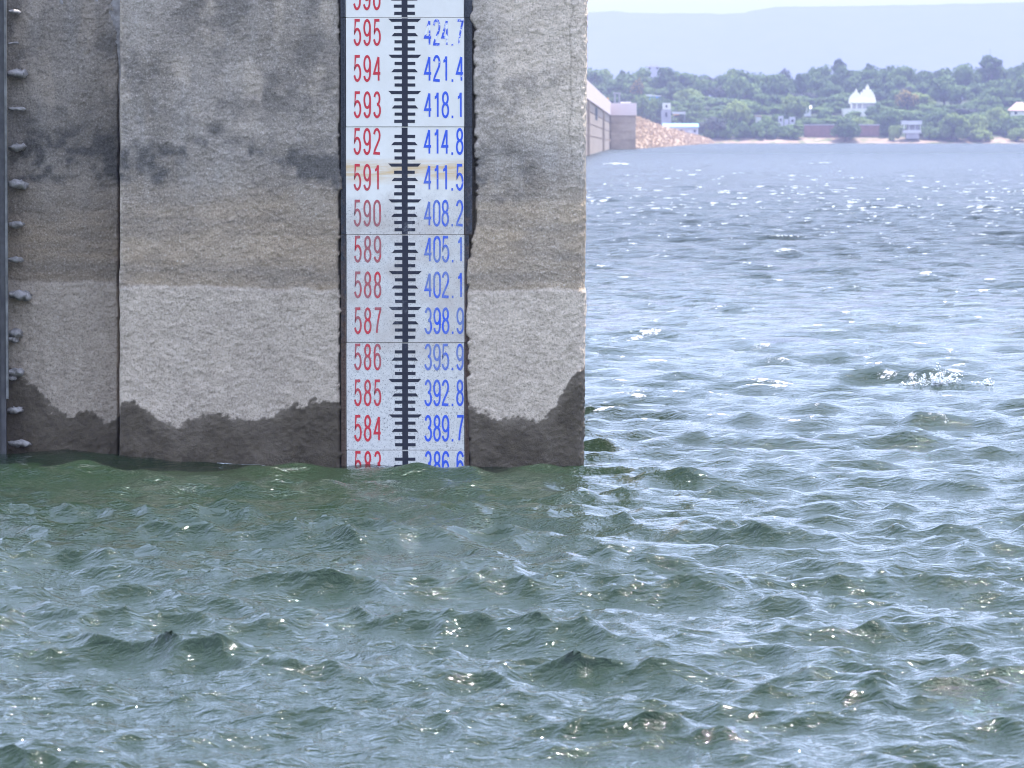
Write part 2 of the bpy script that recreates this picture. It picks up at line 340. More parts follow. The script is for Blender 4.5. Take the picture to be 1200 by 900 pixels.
# ------------------------------------------------------------------ water: one sheet of wind waves
def water():
    a_in = np.radians(np.linspace(-8.3, 8.3, 430))
    a_out = np.radians(np.concatenate([np.linspace(8.8, 40, 26), np.linspace(46, 180, 15)]))
    ang = np.concatenate([-a_out[::-1], a_in, a_out])
    r = [8.0]
    while r[-1] < 930 * K:
        q = r[-1]
        if q < 19: d = 0.2
        else: d = min(max(q * q / (2.79 * FPX) * 1.0, 0.0125), 0.30 if q < 160 else 0.30 * (q / 160) ** 1.05)
        r.append(q + d)
    r = np.array(r); dr = np.gradient(r)
    rr, aa = np.meshgrid(r, ang, indexing='ij')
    x0 = (rr * np.sin(aa)).astype(np.float32); y0 = (rr * np.cos(aa)).astype(np.float32)
    h = np.zeros_like(x0); dx = np.zeros_like(x0); dy = np.zeros_like(x0)
    jxx = np.zeros_like(x0); jyy = np.zeros_like(x0); jxy = np.zeros_like(x0)
    rg = np.random.RandomState(11)
    comps = []
    for lam0, sig, n in ((3.2, 0.011, 14), (1.9, 0.0175, 30), (1.15, 0.0188, 40), (0.68, 0.0160, 48), (0.40, 0.0104, 48), (0.22, 0.0053, 46), (0.13, 0.0026, 38)):
        for i in range(n):
            lam = lam0 * 2 ** rg.uniform(-0.42, 0.42)
            spread = 0.42 + 0.25 * (lam0 < 1.0) + 0.3 * (lam0 < 0.5)
            th = R(-108) + rg.normal(0, spread)          # travelling mostly towards the camera
            comps.append((lam, sig * math.sqrt(2.0 / n) * (lam / lam0), th, rg.uniform(0, 2 * math.pi)))
    comps.sort(reverse=True)
    # gusts: patches of rougher and smoother water
    gust = (0.85 + 0.3 * fbm(x0 / 7.0, y0 / 9.0, 3, 5)).astype(np.float32)
    # lee of the pier is calmer and smoother
    lee = smooth(1.5, -2.5, x0) * smooth(D - 5, D - 1.5, y0) * smooth(D + 18, D + 8, y0)
    gust = gust * (1 - 0.15 * lee.astype(np.float32))
    longh = None
    for lam, amp, th, ph in comps:
        nr = int(np.searchsorted(-(-dr), lam / 1.9)) if dr[-1] > lam / 1.9 else len(r)
        ok = np.nonzero(dr > lam / 1.9)[0]; ok = ok[ok > 100]
        nr = ok[0] if len(ok) else len(r)
        k = 2 * math.pi / lam; kx, ky = k * math.cos(th), k * math.sin(th)
        if lam < 1.0 and longh is None:
            longh = np.clip(1.0 + 0.32 * h / 0.05, 0.5, 1.8)     # short waves ride steeper on long crests
        s = slice(0, nr)
        p = kx * x0[s] + ky * y0[s] + ph
        m = gust[s] * (longh[s] if longh is not None else 1.0)
        tap = np.clip((lam / (1.9 * np.maximum(dr[s], 1e-4)) - 1) * 1.5, 0, 1)[:, None].astype(np.float32)
        A = amp * m * tap
        c = np.cos(p) * A; sn = np.sin(p) * A
        h[s] += c
        q = 0.82
        dx[s] -= q * math.cos(th) * sn; dy[s] -= q * math.sin(th) * sn
        jxx[s] -= q * k * math.cos(th) ** 2 * c; jyy[s] -= q * k * math.sin(th) ** 2 * c; jxy[s] -= q * k * math.cos(th) * math.sin(th) * c
    J = (1 + jxx) * (1 + jyy) - jxy ** 2
    patch = fbm(x0 / 2.2, y0 / 3.5, 3, 9)
    foam_glint = smooth(0.22, -0.15, J) * smooth(0.50, 0.66, patch) * smooth(0.02, 0.07, h)
    far = smooth(D + 2, 135, rr)
    # far whitecaps: longer crests only are resolved there
    fcap = smooth(0.075, 0.125, h) * smooth(0.60, 0.70, fbm(x0 / 1.7, y0 / 5.0, 3, 21)) * smooth(60, 150, rr)
    foam_glint = np.maximum(foam_glint, fcap * 0.7)
    wall_side = smooth(30, 8, np.abs(x0 - 0.036 * y0 / K - 4)) * smooth(90 * K, 170 * K, rr)        # clapotis foam along the dam wall
    foam_glint = np.maximum(foam_glint, 0.75 * wall_side * smooth(0.05, 0.10, h) * smooth(0.52, 0.64, fbm(x0 / 1.5, y0 / 6.0, 3, 31)))
    # breaking crests seen one by one
    for px, py, w_, hh in ((1094, 446, 0.34, 0.07), (1152, 461, 0.20, 0.04), (922, 298, 0.40, 0.12), (1092, 325, 0.28, 0.06), (966, 192, 1.2, 0.15), (722, 193, 1.8, 0.2),
                       (818, 700, 0.20, 0.07), (877, 560, 0.2, 0.03)):
        Y = CAM_H * FPX / (py - HZ); X = (px - 600) / FPX * Y
        g = np.exp(-(((x0 - X) / w_) ** 2 + ((y0 - Y) / (w_ * 0.8)) ** 2))
        h += hh * g
        if hh > 0.045 and px not in (818, 1094): foam_glint = np.maximum(foam_glint, 0.75 * g * (0.5 + fbm(x0 * 4, y0 * 4, 3, 4)))
    calm = 1 - 0.4 * smooth(0.9, 0.25, np.abs(y0 - D + 0.05)) * smooth(1.1, 0.6, x0)
    h = (h * calm).astype(np.float32)
    h += (0.10 * np.exp(-(((x0 + 3.9) / 0.9) ** 2 + ((y0 - D - 0.1) / 0.8) ** 2)) - 0.03 * np.exp(-(((x0 + 1.9) / 0.6) ** 2 + ((y0 - D) / 0.5) ** 2))).astype(np.float32)
    h -= (0.012 * np.exp(-(((x0 + 0.9) / 1.0) ** 2 + ((y0 - D + 0.3) / 1.2) ** 2))).astype(np.float32)
    # many small whitecaps and painted sun glints, on crests, thicker along the dam wall
    rw = np.random.RandomState(17); sp = np.zeros_like(h)
    vis = (np.abs(np.degrees(aa)) < 8) & (rr > D + 4) & (rr < 700 * K)
    ci = np.argwhere(vis & (h > 0.045))
    wgt = (0.6 + 4.0 * smooth(40, 5, np.abs(x0[ci[:, 0], ci[:, 1]] - 0.036 * rr[ci[:, 0], ci[:, 1]] / K - 5)) * smooth(60 * K, 130 * K, rr[ci[:, 0], ci[:, 1]])) * np.clip(60 * K / rr[ci[:, 0], ci[:, 1]], .15, 1.2) ** .4
    for i, j in ci[rw.choice(len(ci), 1700, replace=False, p=wgt / wgt.sum())]:
        cw = rr[i, j] * R(16.6) / 430; wx = rw.uniform(0.03, 0.15) * (1 + rr[i, j] / (160 * K)); wy = wx * 0.45
        ni = int(min(12, max(1, 2 * wy / dr[i]))); nj = int(max(1, 2 * wx / cw))
        a, b = slice(max(0, i - ni), i + ni + 1), slice(max(0, j - nj), j + nj + 1)
        g = np.exp(-(((x0[a, b] - x0[i, j]) / wx) ** 2 + ((y0[a, b] - y0[i, j]) / max(wy, dr[i] * .6)) ** 2))
        sp[a, b] = np.maximum(sp[a, b], g * rw.uniform(0.4, 0.95) * (1.3 if rr[i, j] > 170 else 1.0))
    foam_glint = np.maximum(foam_glint, sp)
    # thin lines of froth where waves slap the pier
    edge = smooth(0.16, 0.02, np.abs(y0 - D + 0.07)) * smooth(2.0, 0.6, np.abs(x0 + 2.0)) * smooth(0.52, 0.64, fbm(x0 * 3.1, y0 * 3.1, 3, 14))
    foam_glint = np.maximum(foam_glint, 0.75 * edge)
    dx *= smooth(0, 60, 61 - np.minimum(rr, 60)) ** 0 ; 
    P = np.stack([x0 + dx, y0 + dy, h], -1)
    o = grid_mesh('lake_water', P, M['water'], {'foam_glint': foam_glint, 'far': far, 'very_far': smooth(110 * K, 480 * K, rr)})
    tag(o, kind='structure')
    # calm middle right under the camera closes the sheet
    n = len(ang); vs = [(0, 0, 0)] + [tuple(P[0, i]) for i in range(n)]
    fs = [(0, i + 1, i) for i in range(1, n)]
    me = o.data
    mb = mesh_obj('water', vs, fs, M['water']); mb['kind'] = 'structure'
    return P, r, ang
WP, WR, WA = water()
def water_z(X, Y):
    d = (WP[..., 0] - X) ** 2 + (WP[..., 1] - Y) ** 2
    i = np.unravel_index(np.argmin(d), d.shape); return float(WP[i][2])

# ------------------------------------------------------------------ the concrete pier
EDGE_PX = 681.0
def pier():
    # plan outline, left back corner -> front -> right back corner, (x, y, nx, ny, flag)
    X = lambda px: (px - 600) / FPX * D
    cols = []
    for y in np.linspace(D + 8, D + 0.9, 8): cols.append((X(-700), y, -1, 0))
    for x in np.linspace(X(-690), X(-24), 40): cols.append((x, D + 0.75, 0, -1))
    xs = np.arange(X(-22), X(666), 0.0112)
    for x in xs: cols.append((x, None, 0, -1))
    rc = 0.15; cx = X(666)
    for t in np.linspace(0.03, 1, 26):
        a = t * math.pi / 2
        cols.append((cx + 0.125 * math.sin(a), D + rc - rc * math.cos(a), math.sin(a), -math.cos(a)))
    for y in np.concatenate([np.linspace(D + rc + 0.02, D + 0.6, 30), np.linspace(D + 0.8, D + 9, 30)]): cols.append((cx + 0.125, y, 1, 0))
    cx_ = np.array([c[0] for c in cols]); ny = np.array([c[3] for c in cols]); nx = np.array([c[2] for c in cols])
    front = np.array([c[1] is None for c in cols]); cy = np.array([D if c[1] is None else c[1] for c in cols], dtype=float)
    zs = np.concatenate([np.linspace(-1.0, -0.35, 8), np.arange(-0.34, 4.0, 0.0112), np.linspace(4.01, 4.06, 3)])
    XX, ZZ = np.meshgrid(cx_, zs); YY = np.broadcast_to(cy, XX.shape).copy()
    FR = np.broadcast_to(front, XX.shape)
    U, V = px_of(XX, np.full_like(XX, D), ZZ)
    U0 = 600 + XX * FPX / D                        # column position, free of convergence
    s_ = np.cumsum(np.concatenate([[0], np.hypot(np.diff(cx_), np.diff(cy))]))
    S = np.broadcast_to(s_, XX.shape)
    # relief along the outward direction: trowelled, spattered plaster
    rel = 0.020 * (fbm(S * 1.5, ZZ * 1.5, 3, 1) - 0.5) + 0.013 * (fbm(S * 9, ZZ * 9, 3, 2) - 0.5)
    spat = fbm(S * 26 + 0.5 * ZZ * 26, ZZ * 30 - 0.3 * S * 26, 3, 3)
    grain = fbm(S * 55, ZZ * 60, 2, 13)
    rel = rel + 0.0075 * (spat - 0.5) + 0.005 * np.clip(spat - 0.56, 0, 1) * 4 + 0.0115 * (grain - 0.5)
    # ledge where the thicker lower coat ends
    ledge_v = np.where(U < 139, 333.0, np.where(U < 400, 335 + (U - 142) / 250 * 5, 341)) + 9 * (fbm(S * 6, ZZ * 0 + 2, 5, 6) - 0.5)
    rel += 0.013 * smooth(-2.0, 2.0, V - ledge_v)
    # steps in plan
    e1 = 138.5 + 3.0 * (fbm(ZZ * 5, ZZ * 0, 3, 7) - 0.5) + (450 - V) / 450 * 0.0
    rec_bay = smooth(2.2, -2.2, U - e1)
    groove = np.exp(-((U - (e1 - 2.6)) / 1.5) ** 2)                 # open joint beside the proud panel
    YY = YY + np.where(FR, 0.42 * rec_bay + 0.14 * groove, 0)
    rag = lambda sd, k: (fbm(ZZ * 6.0, ZZ * 0 + sd, 4, sd) - 0.5) * k
    eL = 397.0 + rag(3, 6.0) + 2.5 * np.clip(fbm(ZZ * 16, ZZ * 0 + 4, 2, 8) - 0.62, 0, 1) * 8
    eRv = np.interp(V, [-40, 0, 22, 33, 60, 100, 150, 200, 250, 272, 290, 302, 320, 400, 545], [554, 553, 549, 556, 555, 556, 555, 557, 558, 556, 551, 549, 547.0, 546.5, 549])
    eR = eRv + rag(9, 4.5) + 2.0 * np.clip(fbm(ZZ * 20, ZZ * 0 + 5, 2, 9) - 0.55, 0, 1) * 6
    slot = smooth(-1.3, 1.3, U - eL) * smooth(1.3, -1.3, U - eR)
    YY = YY + np.where(FR, 0.11 * slot, 0)
    rel = rel * (1 - slot)
    # spalled edges beside the slot
    lip = np.exp(-np.clip(U - eR, 0, 99) / 5) * (U > eR) + np.exp(-np.clip(eL - U, 0, 99) / 4) * (U < eL)
    rel = rel - np.where(FR, 0.03 * lip * fbm(S * 20, ZZ * 14, 3, 12), 0)
    # crack down the corner
    crack = np.exp(-((U - (665 + 2.5 * (fbm(ZZ * 4, ZZ * 0 + 7, 3, 15) - 0.5) * 4)) / 0.9) ** 2) * smooth(250, 150, V) * (nx[None, :] < 0.6)
    rel = rel - 0.006 * crack
    lean = 0.035 * np.clip((ZZ - 0.2) / 3.7, -0.3, 1.6) * smooth(560, 690, U0)
    PX = XX + nx[None, :] * rel + lean; PY = YY + ny[None, :] * rel
    ZZ = np.where(XX < X(-24), np.minimum(ZZ, 1.9 + (ZZ - 1.9) * 0.001), ZZ)  # unseen left wing cut low so the water mirrors more sky
    P = np.stack([PX, PY, ZZ], -1)
    # ---- stains with outlines of their own, then light and shade painted in
    n1 = fbm(S * 3, ZZ * 3, 5, 20); n2 = fbm(S * 12, ZZ * 12, 4, 21); n3 = fbm(S * 1.2, ZZ * 1.6, 4, 22)
    wl = np.interp(U, [0, 12, 22, 40, 55, 75, 100, 118, 135, 139, 143, 158, 172, 185, 200, 210, 220, 235, 255, 270, 290, 310, 325, 345, 370, 392, 545, 565, 580, 600, 620, 640, 650, 660, 668, 674, 690],
                  [430, 440, 447, 456, 480, 490, 486, 495, 494, 490, 470, 468, 478, 494, 497, 500, 488, 486, 484, 487, 492, 490, 482, 473, 470, 470, 479, 478, 488, 489, 492, 488, 478, 458, 445, 435, 430])
    wet = smooth(-1.5, 2.5, V - wl - 15 * (n2 - 0.5) - 9 * (fbm(S * 40, ZZ * 40, 2, 23) - 0.5)) * (0.88 + 0.12 * smooth(0, 26, V - wl)) * (0.85 + 0.3 * n1)
    top = 170 + 50 * (n1 - 0.5) + np.where(U < 139, -25, 0); bot = np.where(U < 139, 212, np.where(U > 540, 222, 208)) + 20 * (n3 - 0.5) + 55 * (n1 - 0.5)
    algae = smooth(-30, 22, V - top) * smooth(22, -18, V - bot) * (0.08 + 1.25 * smooth(0.38, 0.66, n1 * 0.55 + n2 * 0.45))
    algae = algae * np.where(U > 540, smooth(690, 560, U) * 0.75, 1.0)
    for bx, by, br, bs in ((252, 152, 13, .75), (280, 165, 10, .55), (88, 160, 26, .45), (75, 28, 22, .22), (215, 25, 30, .25), (590, 170, 22, .4), (25, 140, 26, .6), (120, 205, 18, .6), (165, 180, 20, .4)):
        algae = np.maximum(algae, bs * np.exp(-(((U - bx) / br) ** 2 + ((V - by) / (br * .8)) ** 2) ** 1.2) * (0.6 + 0.8 * n2))
    # scattered dark patches of the upper coat
    algae = np.maximum(algae, 0.5 * smooth(0.52, 0.68, n1 * .7 + n2 * .3) * smooth(175, 120, V))
    algae = np.maximum(algae, 0.22 * smooth(0.5, 0.6, fbm(S * 2, ZZ * 9, 3, 25)) * smooth(205, 250, V) * smooth(ledge_v.max(), 300, V))
    algae = np.maximum(algae, 0.22 * np.exp(-((V - ledge_v + 14) / 10) ** 2) * (V < ledge_v))
    lime = smooth(-4, 4, V - ledge_v - 7 * (n2 - 0.5)) * (0.75 + 0.3 * n1)
    lime = np.maximum(lime, 0.5 * smooth(0.55, 0.72, fbm(S * 5, ZZ * 2.2, 4, 27)) * smooth(180, 100, V))
    lime = np.maximum(lime, 0.85 * smooth(545, 600, U) * smooth(190, 120, V + 40 * (n1 - .5)) * (0.6 + 0.6 * n2))  # upper right painted paler, imitating its brighter skylight
    lime = np.maximum(lime, 0.6 * np.exp(-((U - (e1 + 3.0)) / 2.2) ** 2) * (0.4 + n2))
    silt = smooth(185, 262, V + 40 * (n3 - .5) + 25 * (n1 - .5)) * smooth(4, -4, V - ledge_v) * (0.65 + 0.5 * (n1 - .3))
    mask = np.stack([np.clip(wet, 0, 1), np.clip(algae, 0, .95), np.clip(lime, 0, 1), np.clip(silt, 0, 1)], -1)
    tone = np.where(U > 540, 1.20 + 0.18 * smooth(240, 120, V), 1.0) * (0.92 + 0.16 * n3)  # right part painted brighter, as if under more open sky
    tone = np.where(U < 139, 0.78 * tone, tone)  # left bay painted darker, imitating shade in the recess
    tone = tone * (1 - 0.3 * crack) * np.where(slot > 0.5, 0.35, 1.0)  # darker in the crack and the slot
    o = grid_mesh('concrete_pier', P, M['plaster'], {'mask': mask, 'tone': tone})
    tag(o, 'grey plastered concrete dam pier standing in the lake, dark and wet along its foot', 'pier')
    # top slab, unseen, set low so the water mirrors more sky
    ring = [(cx_[i], cy[i] + (0.4 if front[i] and U0[0, i] < 139 else 0), 4.06 if cx_[i] > X(-24) else 1.9) for i in range(0, len(cx_), 6)]
    mesh_obj('top_slab', [(x, y, z + .01) for x, y, z in ring], [tuple(range(len(ring)))], M['stub'], o)
    return o
PIER = pier()

def pier_parts():
    X = lambda px, Y: (px - 600) / FPX * Y
    # dark steel guide with a pale flange at the far left of the bay
    mb = MB(); x0, x1 = X(-26, D + 0.2), X(3.2, D + 0.2)
    mb.box(x0, x1, D + 0.20, D + 0.80, -0.9, 4.03)
    mb.build('gate_guide', M['guide'], PIER)
    mb = MB(); mb.box(X(6.2, D + 0.1), X(8.9, D + 0.1), D + 0.10, D + 0.14, 0.55, 4.04)
    mb.build('guide_flange', M['flange'], PIER)
    mb = MB(); mb.box(X(0.5, D + 0.12), X(5.8, D + 0.12), D + 0.13, D + 0.19, -0.9, 4.02)
    mb.build('guide_rib', M['guide'], PIER)
    # concrete covered anchor stubs, one for every foot
    rg = random.Random(5)
    for py, L, rad in ((-30, 13, 4), (13, 14, 3.4), (51, 12, 2.2), (86, 22, 6.5), (127, 20, 3), (173, 20, 6), (215, 22, 7.5), (263, 18, 5.5), (304, 17, 4.5), (345, 26, 7), (390, 16, 6.5), (397, 12, 5), (436, 18, 6), (443, 10, 4.5), (481, 17, 5.5), (519, 25, 5.5)):
        a = at(10, py, D + 0.30); b = at(10 + L, py + rg.uniform(-1, 2), D + 0.36)
        rr = rad / 138.5 * 0.72; rings = []
        n = 10; m = 9
        for i in range(m):
            t = i / (m - 1); c = a.lerp(b, t)
            f = (0.55 + 0.55 * math.sin(min(1, t * 1.15) * math.pi * 0.72)) * (1 if i < m - 1 else 0.35)
            ring = []
            for k in range(n):
                an = 2 * math.pi * k / n; q = rr * f * (1 + rg.uniform(-0.4, 0.35))
                ring.append((c.x + rg.uniform(-.45, .45) * rr, c.y + q * math.cos(an) * 1.8, c.z + q * math.sin(an)))
            rings.append(ring)
        mb = MB(); mb.loft(rings); mb.build('anchor_stub', M['stub'], PIER, True)
pier_parts()

# ------------------------------------------------------------------ the water level gauge
def arc(cx, cy, rx, ry, a0, a1, n=14):
    return [(cx + rx * math.cos(R(a0 + (a1 - a0) * i / n)), cy + ry * math.sin(R(a0 + (a1 - a0) * i / n))) for i in range(n + 1)]
def bez(p0, p1, p2, p3, n=8):
    return [tuple((1 - t) ** 3 * a + 3 * (1 - t) ** 2 * t * b + 3 * (1 - t) * t * t * c + t ** 3 * d for a, b, c, d in zip(p0, p1, p2, p3)) for t in (i / n for i in range(n + 1))]
GLYPH = {
    '0': [arc(.5, .74, .5, .26, 180, 0) + arc(.5, .26, .5, .26, 0, -180) + [(0, .74)]],
    '1': [[(.66, 1), (.66, 0)], [(.16, .80)] + bez((.20, .80), (.42, .81), (.56, .86), (.60, .985), 5)],
    '2': [arc(.48, .74, .48, .26, 168, -12, 14)[:-1] + bez((.93, .66), (.86, .48), (.10, .22), (.02, .02), 8) + [(1.0, .0)]],
    '3': [arc(.47, .755, .44, .245, 165, -90, 16), arc(.48, .265, .52, .265, 90, -165, 18)],
    '4': [[(.76, 0), (.76, .97)], [(.72, .97), (-.03, .30), (1.05, .30)]],
    '5': [[(.92, 1), (.16, 1), (.05, .50)] + arc(.48, .32, .52, .32, 142, -162, 18)],
    '6': [arc(.5, .31, .5, .31, 90, 450, 22), arc(.52, .72, .50, .28, 18, 180, 12) + [(.01, .32)]],
    '7': [[(0, 1), (1, 1)] + bez((1, .96), (.62, .62), (.44, .34), (.36, 0), 8)],
    '8': [arc(.5, .77, .43, .23, 90, 450, 20), arc(.5, .27, .5, .27, 90, 450, 20)],
    '9': [arc(.5, .69, .5, .31, -90, 270, 22), arc(.48, .28, .50, .28, 198, 360, 12) + [(.99, .68)]],
}
def ribbon(mb, pts, wd, sx, sz, ox, oz, y):
    """stroke of width wd drawn in an unstretched space, then scaled (sx, sz)"""
    p = [Vector((a, b)) for a, b in pts]; q = [p[0]]
    for v in p[1:]:
        if (v - q[-1]).length > 1e-4: q.append(v)
    p = q; n = len(p); L = []; Rr = []
    closed = (p[0] - p[-1]).length < 1e-3
    for i in range(n):
        a = p[i - 1] if i > 0 else (p[-2] if closed else None); b = p[i + 1] if i < n - 1 else (p[1] if closed else None)
        d1 = (p[i] - a).normalized() if a is not None else None; d2 = (b - p[i]).normalized() if b is not None else None
        d1 = d1 or d2; d2 = d2 or d1
        n1 = Vector((-d1.y, d1.x)); n2 = Vector((-d2.y, d2.x)); m = (n1 + n2)
        m = m.normalized() if m.length > 1e-6 else n1
        k = min(2.2, 1 / max(0.3, m.dot(n1)))
        L.append(p[i] + m * (wd / 2 * k)); Rr.append(p[i] - m * (wd / 2 * k))
    vs = [(ox + v.x * sx, y, oz + v.y * sz) for v in L] + [(ox + v.x * sx, y, oz + v.y * sz) for v in Rr]
    mb.add(vs, [(i, n + i, n + i + 1, i + 1) for i in range(n - 1)])
def gauge():
    YB = D + 0.035                                  # face of the plates
    pm = YB / FPX                                   # metres for one pixel there
    Xg = lambda px: (px - 600) * pm
    Zg = lambda py: at(500, py, YB).z
    g = empty('water_level_gauge', (Xg(475), YB, 0))
    tag(g, 'tall white water gauge board with red and blue numbers, set into the pier', 'gauge board')
    ox = Xg(475)
    seams = [-9, 20.5, 148.7, 275.0, 401.5, 527.6, 654]
    red = {596: -19.5, 595: 22.3, 594: 64.5, 593: 107, 592: 150, 591: 192, 590: 234, 589: 276.2, 588: 318, 587: 360, 586: 402.5, 585: 444.5, 584: 486, 583: 528.2}
    blue = {595: '424.7', 594: '421.4', 593: '418.1', 592: '414.8', 591: '411.5', 590: '408.2', 589: '405.1', 588: '402.1', 587: '398.9', 586: '395.9', 585: '392.8', 584: '389.7', 583: '386.6'}
    W_, H_, ST = 6.8, 17.7, 2.05                    # stroke space, pixels
    SZ = 31.6 / (H_ + ST)
    for i in range(6):
        t, b = seams[i], seams[i + 1]
        zt, zb = Zg(t) - 0.0016, Zg(b) + 0.0016
        jx = (0.0, 0.002, 0.0, 0.003, 0.001, 0.002)[i]; jy = (0.0, -0.004, 0.002, -0.003, 0.0, -0.003)[i]
        x0, x1 = Xg(405.6) - ox + jx, Xg(543.8) - ox + jx
        bm = bmesh.new()
        bmesh.ops.create_cube(bm, size=1)
        for v in bm.verts: v.co = ((x0 + x1) / 2 + v.co.x * (x1 - x0), 0.009 + jy + v.co.y * 0.018, (zt + zb) / 2 + v.co.z * (zt - zb))
        bmesh.ops.bevel(bm, geom=bm.edges[:], offset=0.0025, segments=2, affect='EDGES')
        me = bpy.data.meshes.new('plate'); bm.to_mesh(me); bm.free(); me.materials.append(M['plate'])
        plate = bpy.data.objects.new('plate', me); C.objects.link(plate); plate.parent = g
        yf = jy - 0.0022
        # scale bar and its ticks
        mb = MB(); bx0, bx1 = Xg(471.0) - ox + jx, Xg(477.8) - ox + jx
        fz = lambda py: Zg(py)
        def quad(xa, xb, xc, xd, pa, pb):           # top xa..xb, bottom xc..xd
            mb.add([(Xg(xa) - ox + jx, yf, fz(pa)), (Xg(xb) - ox + jx, yf, fz(pa)), (Xg(xd) - ox + jx, yf, fz(pb)), (Xg(xc) - ox + jx, yf, fz(pb))], [(0, 3, 2, 1)])
        feet = [f for f, y in red.items() if t - 12 < y < b - 6]
        for f in feet:
            y0 = red[f] + 1.4; stp = 42.15 / 5
            for k in range(5):
                yc = y0 + k * stp
                if yc + 3 > b or yc - 3 < t: continue
                if k == 0: top, bot, l0, l1 = yc - 1.85, yc + 1.85, (455.2, 493.6), (459.0, 490.0)
                elif k == 2: top, bot, l0, l1 = yc - 1.85, yc + 1.85, (462.0, 486.6), (458.8, 489.8)
                else: top, bot, l0, l1 = yc - 1.85, yc + 1.85, (462.2, 486.4), (462.2, 486.4)
                rj = 0.3 * math.sin(f * 3.1 + k * 1.7)
                quad(l0[0] + rj, 471.0, l1[0] + rj, 471.0, top, bot); quad(477.8, l0[1] + rj, 477.8, l1[1] + rj, top, bot)
        quad(471.0, 477.8, 471.0, 477.8, t + 0.9, b - 0.6)
        mb.build('scale_bar', M['navy'], plate)
        for f in feet:
            y = red[f]
            zb_ = Zg(y + 31.6) + ST / 2 * SZ * pm
            drift = 0.0
            mb = MB()
            for c, ch in zip((418.0, 429.4, 441.0), str(f)):
                for si, st in enumerate(GLYPH[ch]):
                    ribbon(mb, [(u * W_, v * H_) for u, v in st], ST, pm, SZ * pm, Xg(c + 1.0 - W_ / 2) - ox + jx, zb_, yf - 0.0004 * si)
            mb.build('feet_number', M['red'], plate)['label'] = 'red painted number %d' % f
            if f in blue:
                mb = MB(); s = blue[f]
                for c, ch in zip((500.9, 511.2, 521.2, 529.6, 538.2), s):
                    if ch == '.':
                        px0 = Xg(c - 0.6) - ox + jx; z0 = Zg(y + 31.4); mb.add([(px0, yf, z0), (px0 + 2.0 * pm, yf, z0), (px0 + 2.0 * pm, yf, z0 + 3 * pm), (px0, yf, z0 + 3 * pm)], [(0, 1, 2, 3)])
                        continue
                    for si, st in enumerate(GLYPH[ch]):
                        ribbon(mb, [(u * W_, v * H_) for u, v in st], ST, pm, SZ * pm, Xg(c + 0.6 - W_ / 2) - ox + jx, zb_, yf - 0.0004 * si)
                m = M['blue_flaked'] if f == 595 else (M['blue_chipped'] if f in (594, 591) else M['blue'])
                mb.build('capacity_number', m, plate)['label'] = ('flaking blue painted number ' if f == 595 else 'blue painted number ') + s
    # angle irons on both sides, in lengths between the seams
    for side, (a, b, c) in (('l', (399.6, 405.2, 0)), ('r', (544.4, 553.5, 0))):
        for i in range(6):
            zt, zb = Zg(seams[i]) - 0.002, Zg(seams[i + 1]) + 0.002
            bb = 553.5 if side == 'l' or i < 3 else 549.5
            mb = MB(); x0, x1 = Xg(a) - ox, Xg(b if side == 'l' else bb) - ox
            dd = 0.004 * math.sin(i * 2.3 + a)
            mb.box(x0, x1, 0.018 + dd, 0.026 + dd, zb, zt)                       # face leg
            if side == 'l': mb.box(x1 - 0.009, x1 - 0.001, -0.006 + dd, 0.017 + dd, zb + 0.001, zt - 0.001)
            else: mb.box(x0 + 0.001, x0 + 0.009, 0.000 + dd, 0.017 + dd, zb + 0.001, zt - 0.001)
            mb.build('angle_iron', M['iron'], g)
    return g
gauge()

at_true = at
def at(px, py, Y):
    """the same for the far shore, whose distances are given in units of K metres"""
    return at_true(px, py, Y * K)

# ------------------------------------------------------------------ land, far hills
def ground_z(Y, X=0):
    z = np.interp(Y / K, [820, 846, 851, 856, 862, 872, 886, 910, 950, 1000, 1300, 6000], [-3.0, -0.6, 0.25, 1.6, 4.0, 6.6, 9.3, 11.8, 15.0, 16.5, 17, 20])
    return z
def land():
    ys = np.concatenate([np.linspace(822, 960, 70), np.linspace(970, 1400, 20), np.linspace(1500, 7600, 14)])
    ys = ys * K
    xs = np.concatenate([np.linspace(-3000, -60, 16), np.linspace(-50, 260, 110), np.linspace(280, 3300, 16)])
    XX, YY = np.meshgrid(xs, ys)
    off = 7 * (fbm(XX / 25, YY * 0, 3, 2) - 0.5) * smooth(1000 * K, 900 * K, YY)
    ZZ = ground_z(YY + off, XX) + 0.9 * (fbm(XX / 6, YY / 6, 3, 3) - 0.5)
    n = NM('shore_soil', 0.95); p = n.pos(); sx = n.n('ShaderNodeSeparateXYZ'); n.l(p, sx.inputs[0])
    k = n.noise(p, 0.11, 5, 0.65)
    sand = n.mix(n.ramp(k, 0.4, 0.6), (0.29, 0.20, 0.145), (0.38, 0.28, 0.21))
    sand = n.mix(n.ramp(n.noise(p, 0.3, 3), 0.52, 0.6, 0, 0.8), sand, (0.10, 0.14, 0.05))
    c = n.mix(n.ramp(n.math('ADD', sx.outputs['Z'], n.math('MULTIPLY', k, 1.6)), 2.2, 3.2), sand, n.mix(n.ramp(n.noise(p, 0.5, 4), 0.4, 0.6), (0.035, 0.06, 0.022), (0.075, 0.085, 0.04)))
    n.col(c)
    o = grid_mesh('ground', np.stack([XX, YY, ZZ], -1), n.m); o['kind'] = 'structure'
land()
